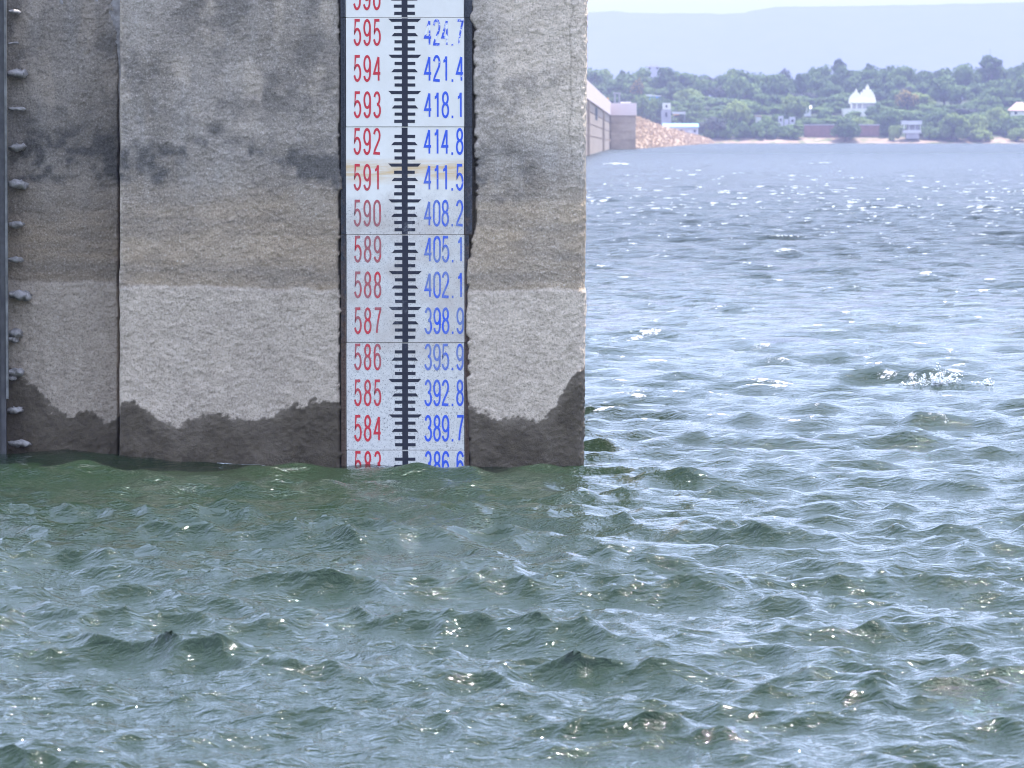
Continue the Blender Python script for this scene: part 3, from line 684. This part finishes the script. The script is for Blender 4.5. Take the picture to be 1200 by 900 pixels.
def hills():
    # long flat topped ridge, far off
    Yh = 5000 * K
    cols = np.linspace(-2600, 3000, 360)
    pxs = 600 + cols / Yh * FPX
    top = np.interp(pxs, [-900, 200, 560, 640, 683, 722, 735, 780, 870, 884, 905, 925, 980, 1060, 1200, 1500, 2400], [40, 30, 20, 17, 16, 14, 16.5, 17, 17, 13, 10, 9, 8.5, 7, 3.5, 2, 30])
    zt = CAM_H + (HZ - top) / FPX * Yh + 2.2 * (fbm(cols / 26, cols * 0, 4, 41) - 0.5) * 2
    prof = np.array([(0, 0), (0.05, 0.06), (0.25, 0.22), (0.45, 0.45), (0.62, 0.72), (0.74, 0.93), (0.8, 1.0), (1.0, 1.02), (1.6, 1.0)])
    rows = []
    for d, hgt in prof:
        yy = Yh - 900 * K + d * 1100 * K + 60 * (fbm(cols / 120, cols * 0 + d, 3, 44) - .5) * (1 if d < .75 else 0)
        rows.append(np.stack([cols, yy, 14 + (zt - 14) * hgt], -1))
    P = np.array(rows)
    o = grid_mesh('hills', P, mottled('wooded_hillside', (0.04, 0.06, 0.03), (0.09, 0.095, 0.055), 0.02, 0.95)); o['kind'] = 'structure'
hills()

# ------------------------------------------------------------------ the dam wall farther off, its rubble bank
def far_dam():
    zt, zp = 9.6, 7.2
    Ya, Yb = 130.0, 505.0
    A = Vector((at(676, 180, Ya).x, Ya * K, 0)); B = Vector((at(714.6, 170, Yb).x, Yb * K, 0))
    A = B + (Vector((at(683, 180, 335).x, 335 * K, 0)) - B).normalized() * 380 * K
    root = empty('dam_wall', (B.x, B.y, 0))
    tag(root, 'long grey masonry dam wall with a pink limewashed parapet, running off behind the pier', 'dam wall')
    L = (A - B).length; d = (A - B).normalized(); nrm = Vector((d.y, -d.x, 0))
    if nrm.x < 0: nrm = -nrm
    def strip(name, s0, s1, z0, z1, out, th, mat, slope=0.0):
        mb = MB()
        a = d * s0; b = d * s1; o1 = nrm * out; o2 = nrm * (out - th); dz0, dz1 = s0 * slope, s1 * slope
        v = [a + o1, b + o1, b + o2, a + o2]
        mb.add([(p.x, p.y, z0 + (dz0 if i in (0, 3) else dz1) * (z0 > 0)) for i, p in enumerate(v)] + [(p.x, p.y, z1 + (dz0 if i in (0, 3) else dz1)) for i, p in enumerate(v)],
               [(0, 3, 2, 1), (4, 5, 6, 7), (0, 1, 5, 4), (1, 2, 6, 5), (2, 3, 7, 6), (3, 0, 4, 7)])
        return mb.build(name, mat, root)
    sl = 1.15 / (175 * K)
    # four courses with recessed joints, then the parapet
    for i in range(4):
        z0 = -1 if i == 0 else 1.7 * i + 0.06; z1 = 1.7 * (i + 1) - 0.06 if i < 3 else 6.55
        strip('masonry_course', 0, L, z0, z1, 0, 6, M['far_stone'], sl)
    strip('core', 0.1, L - 0.1, -1, 6.5, -0.25, 5.5, M['far_stone'], sl)
    for s in (60 * K, 150 * K, 240 * K, 330 * K):
        strip('buttress_rib', s, s + 0.9, -1, 6.5, 0.35, 0.35 - 0.001, M['far_stone'], sl)
    strip('parapet', 0, L, 6.57, 9.05, 0.22, 5.0, M['pink_wash'], sl)
    for s in (95 * K, 190 * K, 285 * K): strip('dark_bay_strip', s, s + 14 * K, 4.4, 6.3, 0.02, 0.3, M['dark'], sl)  # dark strips set just proud of the wall below the parapet
    # end block that faces the viewer
    blk = empty('dam_end_block', (B.x, B.y, 0))
    tag(blk, 'square grey end block of the far dam with pink parapet, beside the rubble bank', 'dam block')
    wd = at(745.5, 150, Yb - 4).x - B.x + 0.0
    for i in range(4):
        z0 = -1 if i == 0 else 1.7 * i + 0.06; z1 = 1.7 * (i + 1) - 0.06 if i < 3 else 6.5
        mb = MB(); mb.box(0.02, wd, -5.0, 5, z0, z1); mb.build('masonry_course', M['far_stone'], blk)
    mb = MB(); mb.box(0.3, wd - 0.2, -4.8, 4.8, -1, 6.4); mb.build('core', M['far_stone'], blk)
    mb = MB(); mb.box(0.02, wd + 0.15, -5.2, 5, 6.52, 8.9); mb.build('parapet', M['pink_wash'], blk)
    mb = MB(); mb.box(wd * .45, wd * .8, -4.8, 4, 8.91, 9.15); mb.build('coping', M['white'], blk)
    # rubble bank
    e = empty('rubble_bank', (B.x + wd, 505 * K, 0))
    tag(e, 'sloping bank of tan rubble stones between the dam block and the water', 'stone bank')
    cr = zip((742, 750, 761, 778, 800, 816, 829), (134.5, 138, 142, 148, 154, 158, 162), (548, 570, 605, 660, 730, 790, 842))
    ft = zip((741, 756, 772, 790, 808, 824, 842), (506, 530, 570, 625, 690, 760, 832))
    rows = []
    for (cpx, cpy, yk), (fpx, fy) in zip(cr, ft):
        c = at(cpx, cpy, yk); f = Vector(((fpx - 600) / FPX * fy * K, fy * K, -1.2))
        rows.append([Vector((c.x - 16, c.y + 18, c.z - 1.5)), c, c.lerp(f, 0.5) + Vector((0, 0, .3)), f])
    vs = [p - e.location for r_ in rows for p in r_]; n = 4
    fs = [(i * n + k, i * n + k + 1, (i + 1) * n + k + 1, (i + 1) * n + k) for i in range(len(rows) - 1) for k in range(n - 1)]
    mesh_obj('bank_fill', vs, fs, M['rubble'], e)
    rg = random.Random(3); mb = MB()
    for _ in range(2600):
        i = rg.randrange(len(rows) - 1); k = rg.randrange(1, n - 1); u, v = rg.random(), rg.random()
        p = rows[i][k].lerp(rows[i][k + 1], v).lerp(rows[i + 1][k].lerp(rows[i + 1][k + 1], v), u) - e.location
        r0 = rg.uniform(0.15, 0.48); a = rg.uniform(0, 3)
        pts = []
        for sz in (-1, 1):
            for q in range(4):
                an = a + q * math.pi / 2 + rg.uniform(-.4, .4)
                pts.append((p.x + r0 * math.cos(an) * rg.uniform(.7, 1.1), p.y + r0 * math.sin(an) * rg.uniform(.7, 1.1), p.z + sz * r0 * rg.uniform(.35, .7)))
        mb.add(pts, [(3, 2, 1, 0), (4, 5, 6, 7), (0, 1, 5, 4), (1, 2, 6, 5), (2, 3, 7, 6), (3, 0, 4, 7)])
    mb.build('rubble', M['rubble'], e)['kind'] = 'stuff'
    # things on the dam
    k = empty('crane_post', at(715.5, 118, 512)); k.location.z = 8.4
    tag(k, 'slim yellow post with a grey cabin standing behind the pink parapet', 'crane')
    mb = MB(); mb.tube((0, 0, -2.5), (-0.6, 0, 1.7), 0.3, 0.22); mb.build('mast', M['orange'], k)
    mb = MB(); mb.box(0.7, 1.0, -.5, .5, -2.5, 2.3); mb.box(1.6, 1.9, -.5, .5, -2.5, 2.4); mb.box(0.6, 2.0, -.6, .6, 2.42, 2.7); mb.build('cabin_frame', M['grey_wash'], k)
far_dam()

# ------------------------------------------------------------------ buildings on the far shore
def px_box(mb, x0, x1, y0, y1, Y, dep, org):
    a = at_true(x0, y1, Y) - org; b = at_true(x1, y0, Y) - org
    mb.box(a.x, b.x, a.y, a.y + dep, a.z, b.z)
def building(name, label, cat, px, py, Y, parts):
    o = at_true(px, py, Y); e = empty(name, o); tag(e, label, cat)
    for pn, mat, boxes in parts:
        for (x0, x1, y0, y1, dy, dep) in boxes:
            mb = MB(); px_box(mb, x0, x1, y0, y1, Y + dy, dep, o); mb.build(pn, M[mat], e)
    return e, o
def prism_roof(e, o, px0, px1, py_base, py_top, Y, dep, mat, hip=0.25):
    a = at_true(px0, py_base, Y) - o; b = at_true(px1, py_base, Y) - o; t = at_true((px0 + px1) / 2, py_top, Y) - o
    hx = (b.x - a.x) * hip; m = a.y + dep / 2
    mb = MB(); mb.add([(a.x, a.y, a.z), (b.x, a.y, a.z), (b.x, a.y + dep, a.z), (a.x, a.y + dep, a.z), (a.x + hx, m, t.z), (b.x - hx, m, t.z)],
                      [(0, 1, 5, 4), (1, 2, 5), (2, 3, 4, 5), (3, 0, 4), (0, 3, 2, 1)])
    mb.build('roof', M[mat], e)
def buildings():
    # pavilion at the water's edge
    Y = 852 * K
    e, o = building('pavilion', 'small white open pavilion on grey piers at the far water edge', 'pavilion', 1069, 161, Y, [
        ('base', 'grey_wash', [(1062, 1077, 156.2, 162.5, .4, 4.5)]),
        ('deck', 'white', [(1058.4, 1079.8, 155.0, 156.1, 0, 5.2)]),
        ('balustrade', 'white', [(1058.6, 1079.6, 152.4, 154.9, 0.02, .2), (1058.6, 1059.2, 152.4, 154.9, .3, 4.6), (1079.0, 1079.6, 152.4, 154.9, .3, 4.6)]),
        ('back_wall', 'grey_wash', [(1062, 1077, 146.2, 152.3, 4.6, .2)])])
    for x in (1059.5, 1065.5, 1072.5, 1078.7):
        mb = MB(); px_box(mb, x - .55, x + .55, 146.1, 152.3, Y + .05, .3, o); mb.build('column', M['white'], e)
    mb = MB(); px_box(mb, 1057.6, 1080.4, 141.4, 146.0, Y - .4, 6.0, o); mb.build('roof', M['white'], e)
    # temple with two stepped towers
    Y = 884 * K
    e, o = building('temple', 'cream hill temple with two stepped pyramid towers above the trees', 'temple', 1008, 138, Y, [
        ('plinth', 'cream', [(988.5, 1021, 127.2, 138, -1.0, 11)]),
        ('hall_wall', 'grey_wash', [(998, 1025, 121.4, 127.1, .6, 8)]),
        ('eave', 'cream', [(996.5, 1026.6, 119.9, 121.3, -.2, 10)])])
    for x in (998, 1004, 1010.5):
        mb = MB(); px_box(mb, x - .7, x + .7, 121.4, 127.1, Y - .1, .5, o); mb.build('column', M['cream'], e)
    for nm, cx, wb, yt, yd in (('tower', 1016.6, 20, 101.5, 3.2), ('tower', 1003.2, 16, 106.4, 2.4)):
        mb = MB(); n = 6; pb = 119.8
        for i in range(n):
            t0 = i / n; t1 = (i + 1) / n
            wv = wb * (1, .96, .86, .70, .48, .22)[i] / 2; y1 = pb - (pb - yt) * t0; y0 = pb - (pb - yt) * t1 + .12
            px_box(mb, cx - wv, cx + wv, y0, y1, Y + yd + (wb / 2 - wv) * .28, wv * 2 * .29, o)
        mb.build(nm, M['cream'], e)
        c = at_true(cx, yt, Y + yd + wb / 2 * .28) - o
        mb = MB(); mb.tube(c, c + Vector((0, 0, .8)), .35, .06); mb.build('finial', M['cream'], e)
    # retaining wall
    building('retaining_wall', 'long low reddish stone wall along the far shore below the temple', 'wall', 985, 161, 857 * K, [
        ('coping', 'grey_wash', [(942, 1031, 145.6, 146.9, -.2, 1.0)]),
        ('stonework', 'red_brick', [(942.4, 1030.6, 147.0, 163, 0, .8)]),
        ('pier', 'red_brick', [(x, x + 1.6, 147.0, 163, -.35, .34) for x in (943, 964, 986, 1008, 1028)])])
    # tower behind the bank
    e, o = building('grey_tower', 'small two storey grey tower with a cream top room behind the rubble bank', 'tower', 781, 145, 862 * K, [
        ('wall', 'grey_wash', [(775, 786.5, 128.6, 150, 0, 3.2)]),
        ('top_room', 'cream', [(776.6, 786.0, 120.6, 128.4, .3, 2.6)]),
        ('window', 'dark', [(779.6, 782.0, 132, 137, -.06, .1), (780, 782, 123, 126, .22, .1)])])
    building('market_canopy', 'low white canopy with an orange fringe beside the grey tower', 'canopy', 796, 137, 866 * K, [
        ('canopy_top', 'white', [(788, 803.5, 131, 133.6, 0, 3)]), ('fringe', 'orange', [(788.4, 796, 133.7, 135, .05, .2)]),
        ('post', 'grey_wash', [(789, 789.7, 133.7, 141, .4, .2), (802, 802.7, 133.7, 141, .4, .2)])])
    # blue roofed shed
    Y = 849 * K
    e, o = building('shed', 'pale lavender shed with a light blue sheet roof at the end of the rubble bank', 'shed', 800, 162, Y, [
        ('wall', 'pale', [(780, 818, 149.4, 162.5, .6, 5)]), ('door', 'white', [(806.5, 810.5, 152.6, 158.6, .5, .08)]),
        ('window', 'dark', [(797, 800, 152, 155, .5, .08), (813, 815.5, 152, 155, .5, .08)]),
        ('step', 'white', [(812, 822, 160.0, 163, -1.2, 1.7)])])
    a = at_true(777, 149.2, Y) - o; b = at_true(819, 149.2, Y) - o; t = at_true(800, 145.2, Y) - o
    mb = MB(); mb.add([(a.x, -.3, a.z), (b.x, -.3, b.z), (b.x, 6.2, t.z + .0), (a.x, 6.2, t.z), (a.x, -.3, a.z + .18), (b.x, -.3, b.z + .18), (b.x, 6.2, t.z + .18), (a.x, 6.2, t.z + .18)],
                      [(0, 3, 2, 1), (4, 5, 6, 7), (0, 1, 5, 4), (1, 2, 6, 5), (2, 3, 7, 6), (3, 0, 4, 7)]); mb.build('roof', M['blue_roof'], e)
    # scattered houses among the trees
    building('blue_house', 'bright blue house half hidden by trees above the dam block', 'house', 767, 122, 880 * K, [
        ('wall', 'blue_wall', [(761, 774.5, 113, 124, 0, 4)]), ('roof', 'white', [(757, 764, 110.6, 112.9, -.3, 4.5), (764.2, 775, 111.6, 112.9, -.3, 4.5)]), ('window', 'dark', [(764, 766.5, 115, 118, -.05, .1), (769.5, 772, 115, 118, -.05, .1)])])
    e, o = building('white_house', 'little white gabled house among dark trees left of the temple', 'house', 947, 134, 882 * K, [
        ('wall', 'white', [(943.5, 950.5, 127.5, 136, 0, 4)]), ('window', 'dark', [(945.5, 947, 129.5, 131.5, -.05, .1)])])
    prism_roof(e, o, 942.6, 951.6, 127.4, 123.4, 882 * K - .4, 4.8, 'white', .0)
    building('ruined_house', 'broken pale roofless house behind the waterside bushes', 'house', 922, 146, 866 * K, [
        ('wall', 'pale', [(912, 918, 136, 148, 0, .5), (919, 924, 139.4, 148, .2, .5), (925, 932, 137, 148, .1, .5)]), ('window', 'dark', [(914, 916, 139, 142, -.05, .1), (927.4, 930, 140, 143, .05, .1)])])
    building('shrine', 'tiny white shrine on the slope near the ruined house', 'shrine', 888, 142, 866 * K, [
        ('wall', 'white', [(885.8, 892, 136.8, 144, 0, 2)]), ('roof', 'pink_tile', [(885, 892.8, 135.4, 136.7, -.3, 2.6)])])
    e, o = building('hut', 'pink hip roofed hut on the slope at the far right end of the shore', 'hut', 1194, 133, 872 * K, [
        ('wall', 'cream', [(1185.5, 1206, 129.6, 136, .4, 5)]), ('window', 'dark', [(1189, 1192, 131, 134, .34, .1)])])
    prism_roof(e, o, 1182.6, 1209, 129.5, 119.6, 872 * K - .4, 6.4, 'pink_tile', .36)
    building('ridge_house', 'pale flat roofed house just showing above the trees on the ridge', 'house', 766, 84, 962 * K, [
        ('wall', 'pale', [(757, 775, 78.2, 92, 0, 5)]), ('roof', 'pale', [(760.5, 771, 76.2, 78.1, .5, 4)]), ('window', 'dark', [(760, 762.5, 79, 81, -.05, .1), (769, 771.5, 79, 81, -.05, .1)])])
buildings()

# ------------------------------------------------------------------ trees
def crown_mesh(name, mat, rx, rz, clumps, leaves, leaf, seed, squash=1.0, sparse=False, column=False):
    rg = random.Random(seed); vs = []; fs = []
    cl = []
    for i in range(clumps):
        while True:
            p = Vector((rg.uniform(-1, 1), rg.uniform(-1, 1), rg.uniform(-1, 1)))
            if 0.25 < p.length < 1: break
        p = p.normalized() * rg.uniform(0.45, 0.86)
        if p.z < -0.55: p.z *= 0.5
        cl.append((p, rg.uniform(0.26, 0.46)))
    for p, r in cl:
        for _ in range(leaves):
            q = Vector((rg.gauss(0, 1), rg.gauss(0, 1), rg.gauss(0, 1))).normalized() * (r * (rg.random() ** 0.45))
            c = p + q; c = Vector((c.x * rx, c.y * rx, c.z * rz * squash))
            nrm = (q.normalized() + Vector((rg.uniform(-.7, .7), rg.uniform(-.7, .7), rg.uniform(-.2, .9)))).normalized()
            u = nrm.orthogonal().normalized(); v = nrm.cross(u); an = rg.uniform(0, 6.28)
            u, v = u * math.cos(an) + v * math.sin(an), v * math.cos(an) - u * math.sin(an)
            s = leaf * rg.uniform(.6, 1.3); b = len(vs)
            vs += [c - u * s, c + v * s * .55 - u * s * .1, c + u * s, c - v * s * .55 + u * s * .1]; fs.append((b, b + 1, b + 2, b + 3))
    me = bpy.data.meshes.new(name); me.from_pydata([tuple(v) for v in vs], [], fs); me.materials.append(mat); me.update()
    return me, cl
def trunk_mesh(name, h, r, cl, rx, rz, base):
    mb = MB(); rg = random.Random(len(cl))
    pts = [Vector((0, 0, -0.6)), Vector((.1 * h * .2, 0, h * .3)), Vector((0, .05 * h * .3, h * .62)), Vector((.04 * h, 0, h * .85))]
    for i in range(3): mb.tube(pts[i], pts[i + 1], r * (1 - .25 * i), r * (1 - .25 * (i + 1)), 6)
    for p, q in cl[:7]:
        c = Vector((p.x * rx * .8, p.y * rx * .8, base + p.z * rz * .8)); s = pts[1].lerp(pts[2], rg.random())
        mb.tube(s, c, r * .42, r * .12, 5)
    me = bpy.data.meshes.new(name); me.from_pydata(mb.v, [], mb.f); me.materials.append(M['bark']); return me
KINDS = {}
def make_kind(key, mat, rx, rz, clumps, leaves, leaf, stem, seed, **kw):
    """unit tree about (stem + 2 rz) tall; scaled when placed"""
    crown, cl = crown_mesh('crown', M[mat], rx, rz, clumps, leaves, leaf, seed, **kw)
    base = stem + rz * .9
    KINDS[key] = (crown, trunk_mesh('trunk', base, .16 + rx * .04, cl, rx, rz, base), base, stem + 1.75 * rz, rx)
for s in range(3):
    make_kind(('dark', s), 'leaf_dark', 4.3, 3.3, 24, 95, .50, 1.0, 10 + s)
    make_kind(('mid', s), 'leaf_mid', 4.5, 3.1, 24, 95, .50, 0.9, 20 + s)
make_kind(('lime', 0), 'leaf_lime', 4.2, 3.0, 24, 150, .46, .5, 31)
make_kind(('lime', 1), 'leaf_lime', 4.6, 2.6, 24, 150, .46, .4, 32)
make_kind(('grey', 0), 'leaf_grey', 3.6, 3.4, 18, 48, .42, 2.2, 41)
make_kind(('gold', 0), 'leaf_gold', 4.0, 3.2, 20, 90, .5, 2.0, 51)
make_kind(('bush', 0), 'leaf_mid', 3.6, 1.8, 16, 90, .45, .2, 61)
make_kind(('bush', 1), 'leaf_lime', 3.6, 1.7, 16, 90, .45, .2, 62)
make_kind(('thin', 0), 'leaf_dark', 1.7, 4.4, 16, 70, .42, 2.0, 71)
TN = [0]
MARKS = [(700, 'over the far dam wall'), (730, 'above the dam end block'), (768, 'by the bright blue house'), (785, 'behind the grey tower'), (806, 'behind the blue roofed shed'), (845, 'past the rubble bank'),
         (890, 'near the tiny white shrine'), (922, 'round the ruined house'), (947, 'by the white gabled house'), (975, 'behind the reddish wall'), (1008, 'beside the temple'),
         (1040, 'between temple and pavilion'), (1069, 'behind the white pavilion'), (1100, 'just past the pavilion'), (1130, 'behind the yellow green bushes'), (1165, 'before the pink roofed hut'), (1195, 'at the pink roofed hut')]
LOOK = {'dark': 'dark broad tree', 'mid': 'mid green round tree', 'lime': 'yellow green tree', 'grey': 'sparse grey tree', 'gold': 'golden blossom tree', 'bush': 'low green bush', 'thin': 'narrow dark tree'}
PLACED = {}
def tree(kind, px, Y, top_py=None, height=None, width=None, label=None, tier='', zoff=0, crown_h=None):
    crown, trunk, base, hgt, rx = KINDS[kind]
    Y = Y * K
    X = (px - 600) / FPX * Y
    gz = float(ground_z(Y)) - .2 + zoff
    if top_py is not None: height = CAM_H + (HZ - top_py) / FPX * Y - gz
    body = hgt - base * 0.15
    if crown_h: sz = crown_h / hgt; up = height - crown_h
    else: sz = height / hgt; up = 0.0
    sxy = (width / (2 * rx)) if width else sz * random.uniform(.85, 1.15)
    e = empty('bush' if kind[0] == 'bush' else 'tree', (X, Y, gz), random.uniform(0, 6.28))
    c = bpy.data.objects.new('crown', crown); C.objects.link(c); c.parent = e; c.location = (0, 0, base * sz + up); c.scale = (sxy, sxy, sz)
    t = bpy.data.objects.new('trunk', trunk); C.objects.link(t); t.parent = e; t.scale = (sxy, sxy, (base * sz + up) / base)
    if not label:
        near = min(MARKS, key=lambda m: abs(m[0] - px))[1]
        label = LOOK[kind[0]] + (' ' + tier if tier else '') + ', ' + near
        PLACED.setdefault(label, []).append((px, e))
    tag(e, label, 'bush' if kind[0] == 'bush' else 'tree', 'trees and bushes on the far shore')
    return e
SKY = ([600, 683, 690, 700, 715, 730, 742, 755, 772, 790, 805, 830, 850, 862, 880, 915, 930, 950, 965, 978, 992, 1004, 1025, 1040, 1062, 1085, 1105, 1130, 1142, 1147, 1180, 1200, 1300],
       [85, 84, 83, 85, 84, 85, 89, 81, 82, 79, 88, 89, 87, 84, 89, 84, 86, 84, 81, 80, 81, 81, 81, 82, 79, 82, 82, 76, 77, 81, 79, 77, 78])
def forest():
    rg = random.Random(12)
    kinds = [('dark', 0), ('dark', 1), ('dark', 2), ('mid', 0), ('mid', 1), ('mid', 2)]
    rows = [(968, 'at the very back', None), (952, 'on the skyline', None), (926, 'in the upper rows', (108, 90)), (900, 'in the middle rows', (124, 106)), (880, 'in the lower rows', (138, 122)), (864, 'in the front rows', (149, 134))]
    clear = {900: [(994, 1024)], 880: [(990, 1026), (760, 772), (944, 949)], 864: [(772, 806), (1186, 1215)]}
    for Y, tier, tops in rows:
        px = 655 + rg.uniform(0, 10)
        while px < 1250:
            ok = not any(a - 5 < px < b + 5 for a, b in clear.get(Y, []))
            if ok:
                top = np.interp(px, *SKY) + rg.uniform(-1.5, 3) if tops is None else rg.uniform(tops[1], tops[0])
                k = kinds[rg.randrange(6)]
                if rg.random() < .09: k = ('lime', rg.randrange(2))
                elif rg.random() < .06: k = ('grey', 0)
                tree(k, px, Y + rg.uniform(-11, 11), top_py=float(top) + rg.uniform(-3.5, 3.5) * (tops is not None), width=rg.uniform(9.5, 14), tier=tier)
            px += rg.uniform(17, 27)
    tree(('mid', 1), 757, 866, top_py=112, width=9, label='rounded green tree half covering the bright blue house')
    tree(('dark', 0), 776, 872, top_py=117, width=7, label='dark tree crowding the grey tower and blue house')
    # undergrowth that closes the slope
    px = 690
    while px < 1240:
        for Yb in (858.5, 871, 889):
            q = px + rg.uniform(-6, 6); Yq = Yb + rg.uniform(-3.5, 3.5)
            if Yb > 880 and 985 < q < 1030: continue
            if Yb < 870 and (1050 < q < 1084 or 772 < q < 824 or 938 < q < 1034): continue
            tree(('bush', 0), q, Yq, height=rg.uniform(2.6, 5.0), width=rg.uniform(6, 9), tier=('along the shore', 'low on the slope', 'halfway up the slope')[(858.5, 871, 889).index(Yb)])
        px += rg.uniform(15, 22)
    tree(('mid', 0), 999, 874, top_py=131, width=7, label='mid green tree hiding the left end of the temple plinth')
    tree(('dark', 1), 1024, 874, top_py=125, width=7, label='dark tree hiding the right end of the temple plinth')
    # single trees the photograph sets apart
    tree(('dark', 1), 1160, 958, top_py=65.5, width=8.5, crown_h=7.5, label='single dark domed tree rising above the skyline over the pink roofed hut')
    tree(('thin', 0), 982.5, 956, top_py=69.5, width=5, crown_h=8, label='tall narrow tree sticking up from the skyline before the temple')
    tree(('thin', 0), 1018, 956, top_py=75, width=4, crown_h=7, label='slender pointed tree on the skyline right over the temple towers')
    tree(('thin', 0), 730, 956, top_py=83, width=4, crown_h=7, label='thin dark treetop on the skyline over the dam end block')
    tree(('grey', 0), 918, 955, top_py=77.5, width=6.5, label='bare looking grey tree on the skyline above the ruined house')
    tree(('gold', 0), 746, 905, top_py=92, width=4.5, label='tree with yellow blossom above the dam end block')
    tree(('gold', 0), 1063, 884, top_py=105, width=8, label='tree with orange yellow blossom above the white pavilion')
    tree(('lime', 0), 862, 862, top_py=119, width=9, label='bright green round tree beyond the end of the rubble bank')
    tree(('lime', 0), 930, 870, top_py=113, width=9, label='light green round topped tree behind the ruined house')
    tree(('lime', 0), 1120, 853, top_py=134, width=10.5, label='round yellow green bushy tree at the water, right after the pavilion')
    tree(('lime', 1), 1145, 856, top_py=135, width=8, label='spreading yellow green tree touching the round shore bush')
    tree(('lime', 1), 1166, 862, top_py=127, width=9, label='flat topped yellow green tree below the pink roofed hut')
    tree(('mid', 0), 1188, 858, top_py=137, width=9, label='mid green waterside tree under the pink roofed hut')
    tree(('dark', 0), 1090, 860, top_py=132, width=7, label='dark shore tree in the gap between pavilion and yellow green bush')
    tree(('dark', 2), 1040, 858, top_py=132, width=8, label='dark tree at the end of the reddish wall')
    for px, top, wd, k, lb in ((845, 146, 8, 0, 'wide green bush on the tan shore after the rubble bank'), (872, 143, 8, 0, 'green bush at the water edge left of the ruined house'), (897, 144, 9, 0, 'broad green bush at the water before the ruined house'),
                           (925, 148, 8, 0, 'dark green bush touching the left end of the reddish wall'), (1046, 147, 5, 1, 'small yellowish bush left of the pavilion'), (1088, 149, 6.5, 0, 'fresh green low bush against the pavilion base'),
                           (1148, 152, 9, 1, 'low pale bush at the water under the yellow green trees'), (1190, 150, 8, 1, 'last low pale bush on the shore'), (1215, 148, 8, 0, 'green bush past the last pale bush'), (832, 152, 5, 0, 'small green bush by the blue roofed shed')):
        tree(('bush', k), px, 853 if k else 855, top_py=top, width=wd, label=lb)
forest()
for lb, lst in PLACED.items():            # alike neighbours are told apart by their order along the shore
    lst.sort(key=lambda q: q[0])
    for k, (px, e) in enumerate(lst):
        if len(lst) == 2: e['label'] = lb + (', left one', ', right one')[k]
        elif len(lst) > 2: e['label'] = lb + ', ' + ('leftmost' if k == 0 else 'rightmost' if k == len(lst) - 1 else ('middle', 'second', 'third', 'fourth')[0 if len(lst) == 3 else min(k, 3)]) + ' one'

# ------------------------------------------------------------------ the breaking crest at the right
def splash():
    Y = CAM_H * FPX / (452 - HZ); X = (1097 - 600) / FPX * Y
    z = water_z(X, Y)
    e = empty('wave_splash', (X, Y, z)); tag(e, 'white splash of spray thrown up by a breaking wave on open water', 'splash')
    m = NM('white_spray', 0.25, 0.5); m.col((0.86, 0.88, 0.90))
    rg = random.Random(8)
    def blob(mb, p, r):
        bm = bmesh.new(); bmesh.ops.create_icosphere(bm, subdivisions=1, radius=r)
        st = rg.uniform(.7, 1.6)
        mb.add([(p[0] + v.co.x * st, p[1] + v.co.y, p[2] + v.co.z) for v in bm.verts], [tuple(v.index for v in f.verts) for f in bm.faces]); bm.free()
    # jets of drops thrown up along ballistic arcs, dense at the root, torn at the tips
    def jet(mb, x, vx, vy, vz, n, r):
        tmax = vz / 4.9 * rg.uniform(.75, 1.0)
        for k in range(n):
            t = tmax * (k / n) ** .8
            p = (x + vx * t + rg.gauss(0, .006 + .02 * t), vy * t + rg.gauss(0, .012), vz * t - 4.9 * t * t + rg.gauss(0, .007))
            if p[2] > -.05: blob(mb, p, r * rg.uniform(.35, 1.15) * (1.1 - .6 * k / n))
    mb = MB()
    for x, v0, n_, lean in ((-.02, 2.0, 15, .1), (.07, 1.75, 13, .3), (-.11, 1.45, 10, -.25), (.15, 1.2, 9, .45), (-.22, 1.05, 9, -.55), (-.32, .75, 8, -.6), (.03, 1.2, 14, 0.0), (.24, .8, 8, .3)):
        for i in range(n_):
            a = lean + rg.gauss(0, .30); v = v0 * rg.uniform(.55, 1.1)
            jet(mb, x + rg.gauss(0, .04), v * math.sin(a), rg.gauss(-.1, .2), v * math.cos(a), rg.randint(9, 20), rg.uniform(.005, .011))
    mb.build('spray_drops', m.m, e, True)['kind'] = 'stuff'
    mb = MB()
    for i in range(60):
        x = rg.uniform(.1, .62); a = rg.gauss(.2, .5); v = rg.uniform(.35, .8) * (1.5 if x > .5 else 1)
        jet(mb, x, v * math.sin(a), rg.gauss(-.1, .15), v * math.cos(a), rg.randint(4, 9), .010)
    mb.build('foam_crest', m.m, e, True)['kind'] = 'stuff'
splash()

# ------------------------------------------------------------------ air
def haze():
    mb = MB(); mb.box(-3600, 3700, -400, 15500, -5.2, 300)
    m = bpy.data.materials.new('haze'); m.use_nodes = True; t = m.node_tree
    t.nodes.remove(t.nodes['Principled BSDF'])
    v = t.nodes.new('ShaderNodeVolumePrincipled'); v.inputs['Density'].default_value = HAZE_DENSITY
    v.inputs['Color'].default_value = (0.44, 0.465, 0.70, 1); v.inputs['Anisotropy'].default_value = 0.0
    t.links.new(v.outputs[0], t.nodes['Material Output'].inputs['Volume'])
    o = mb.build('haze', m); o['kind'] = 'stuff'
haze()
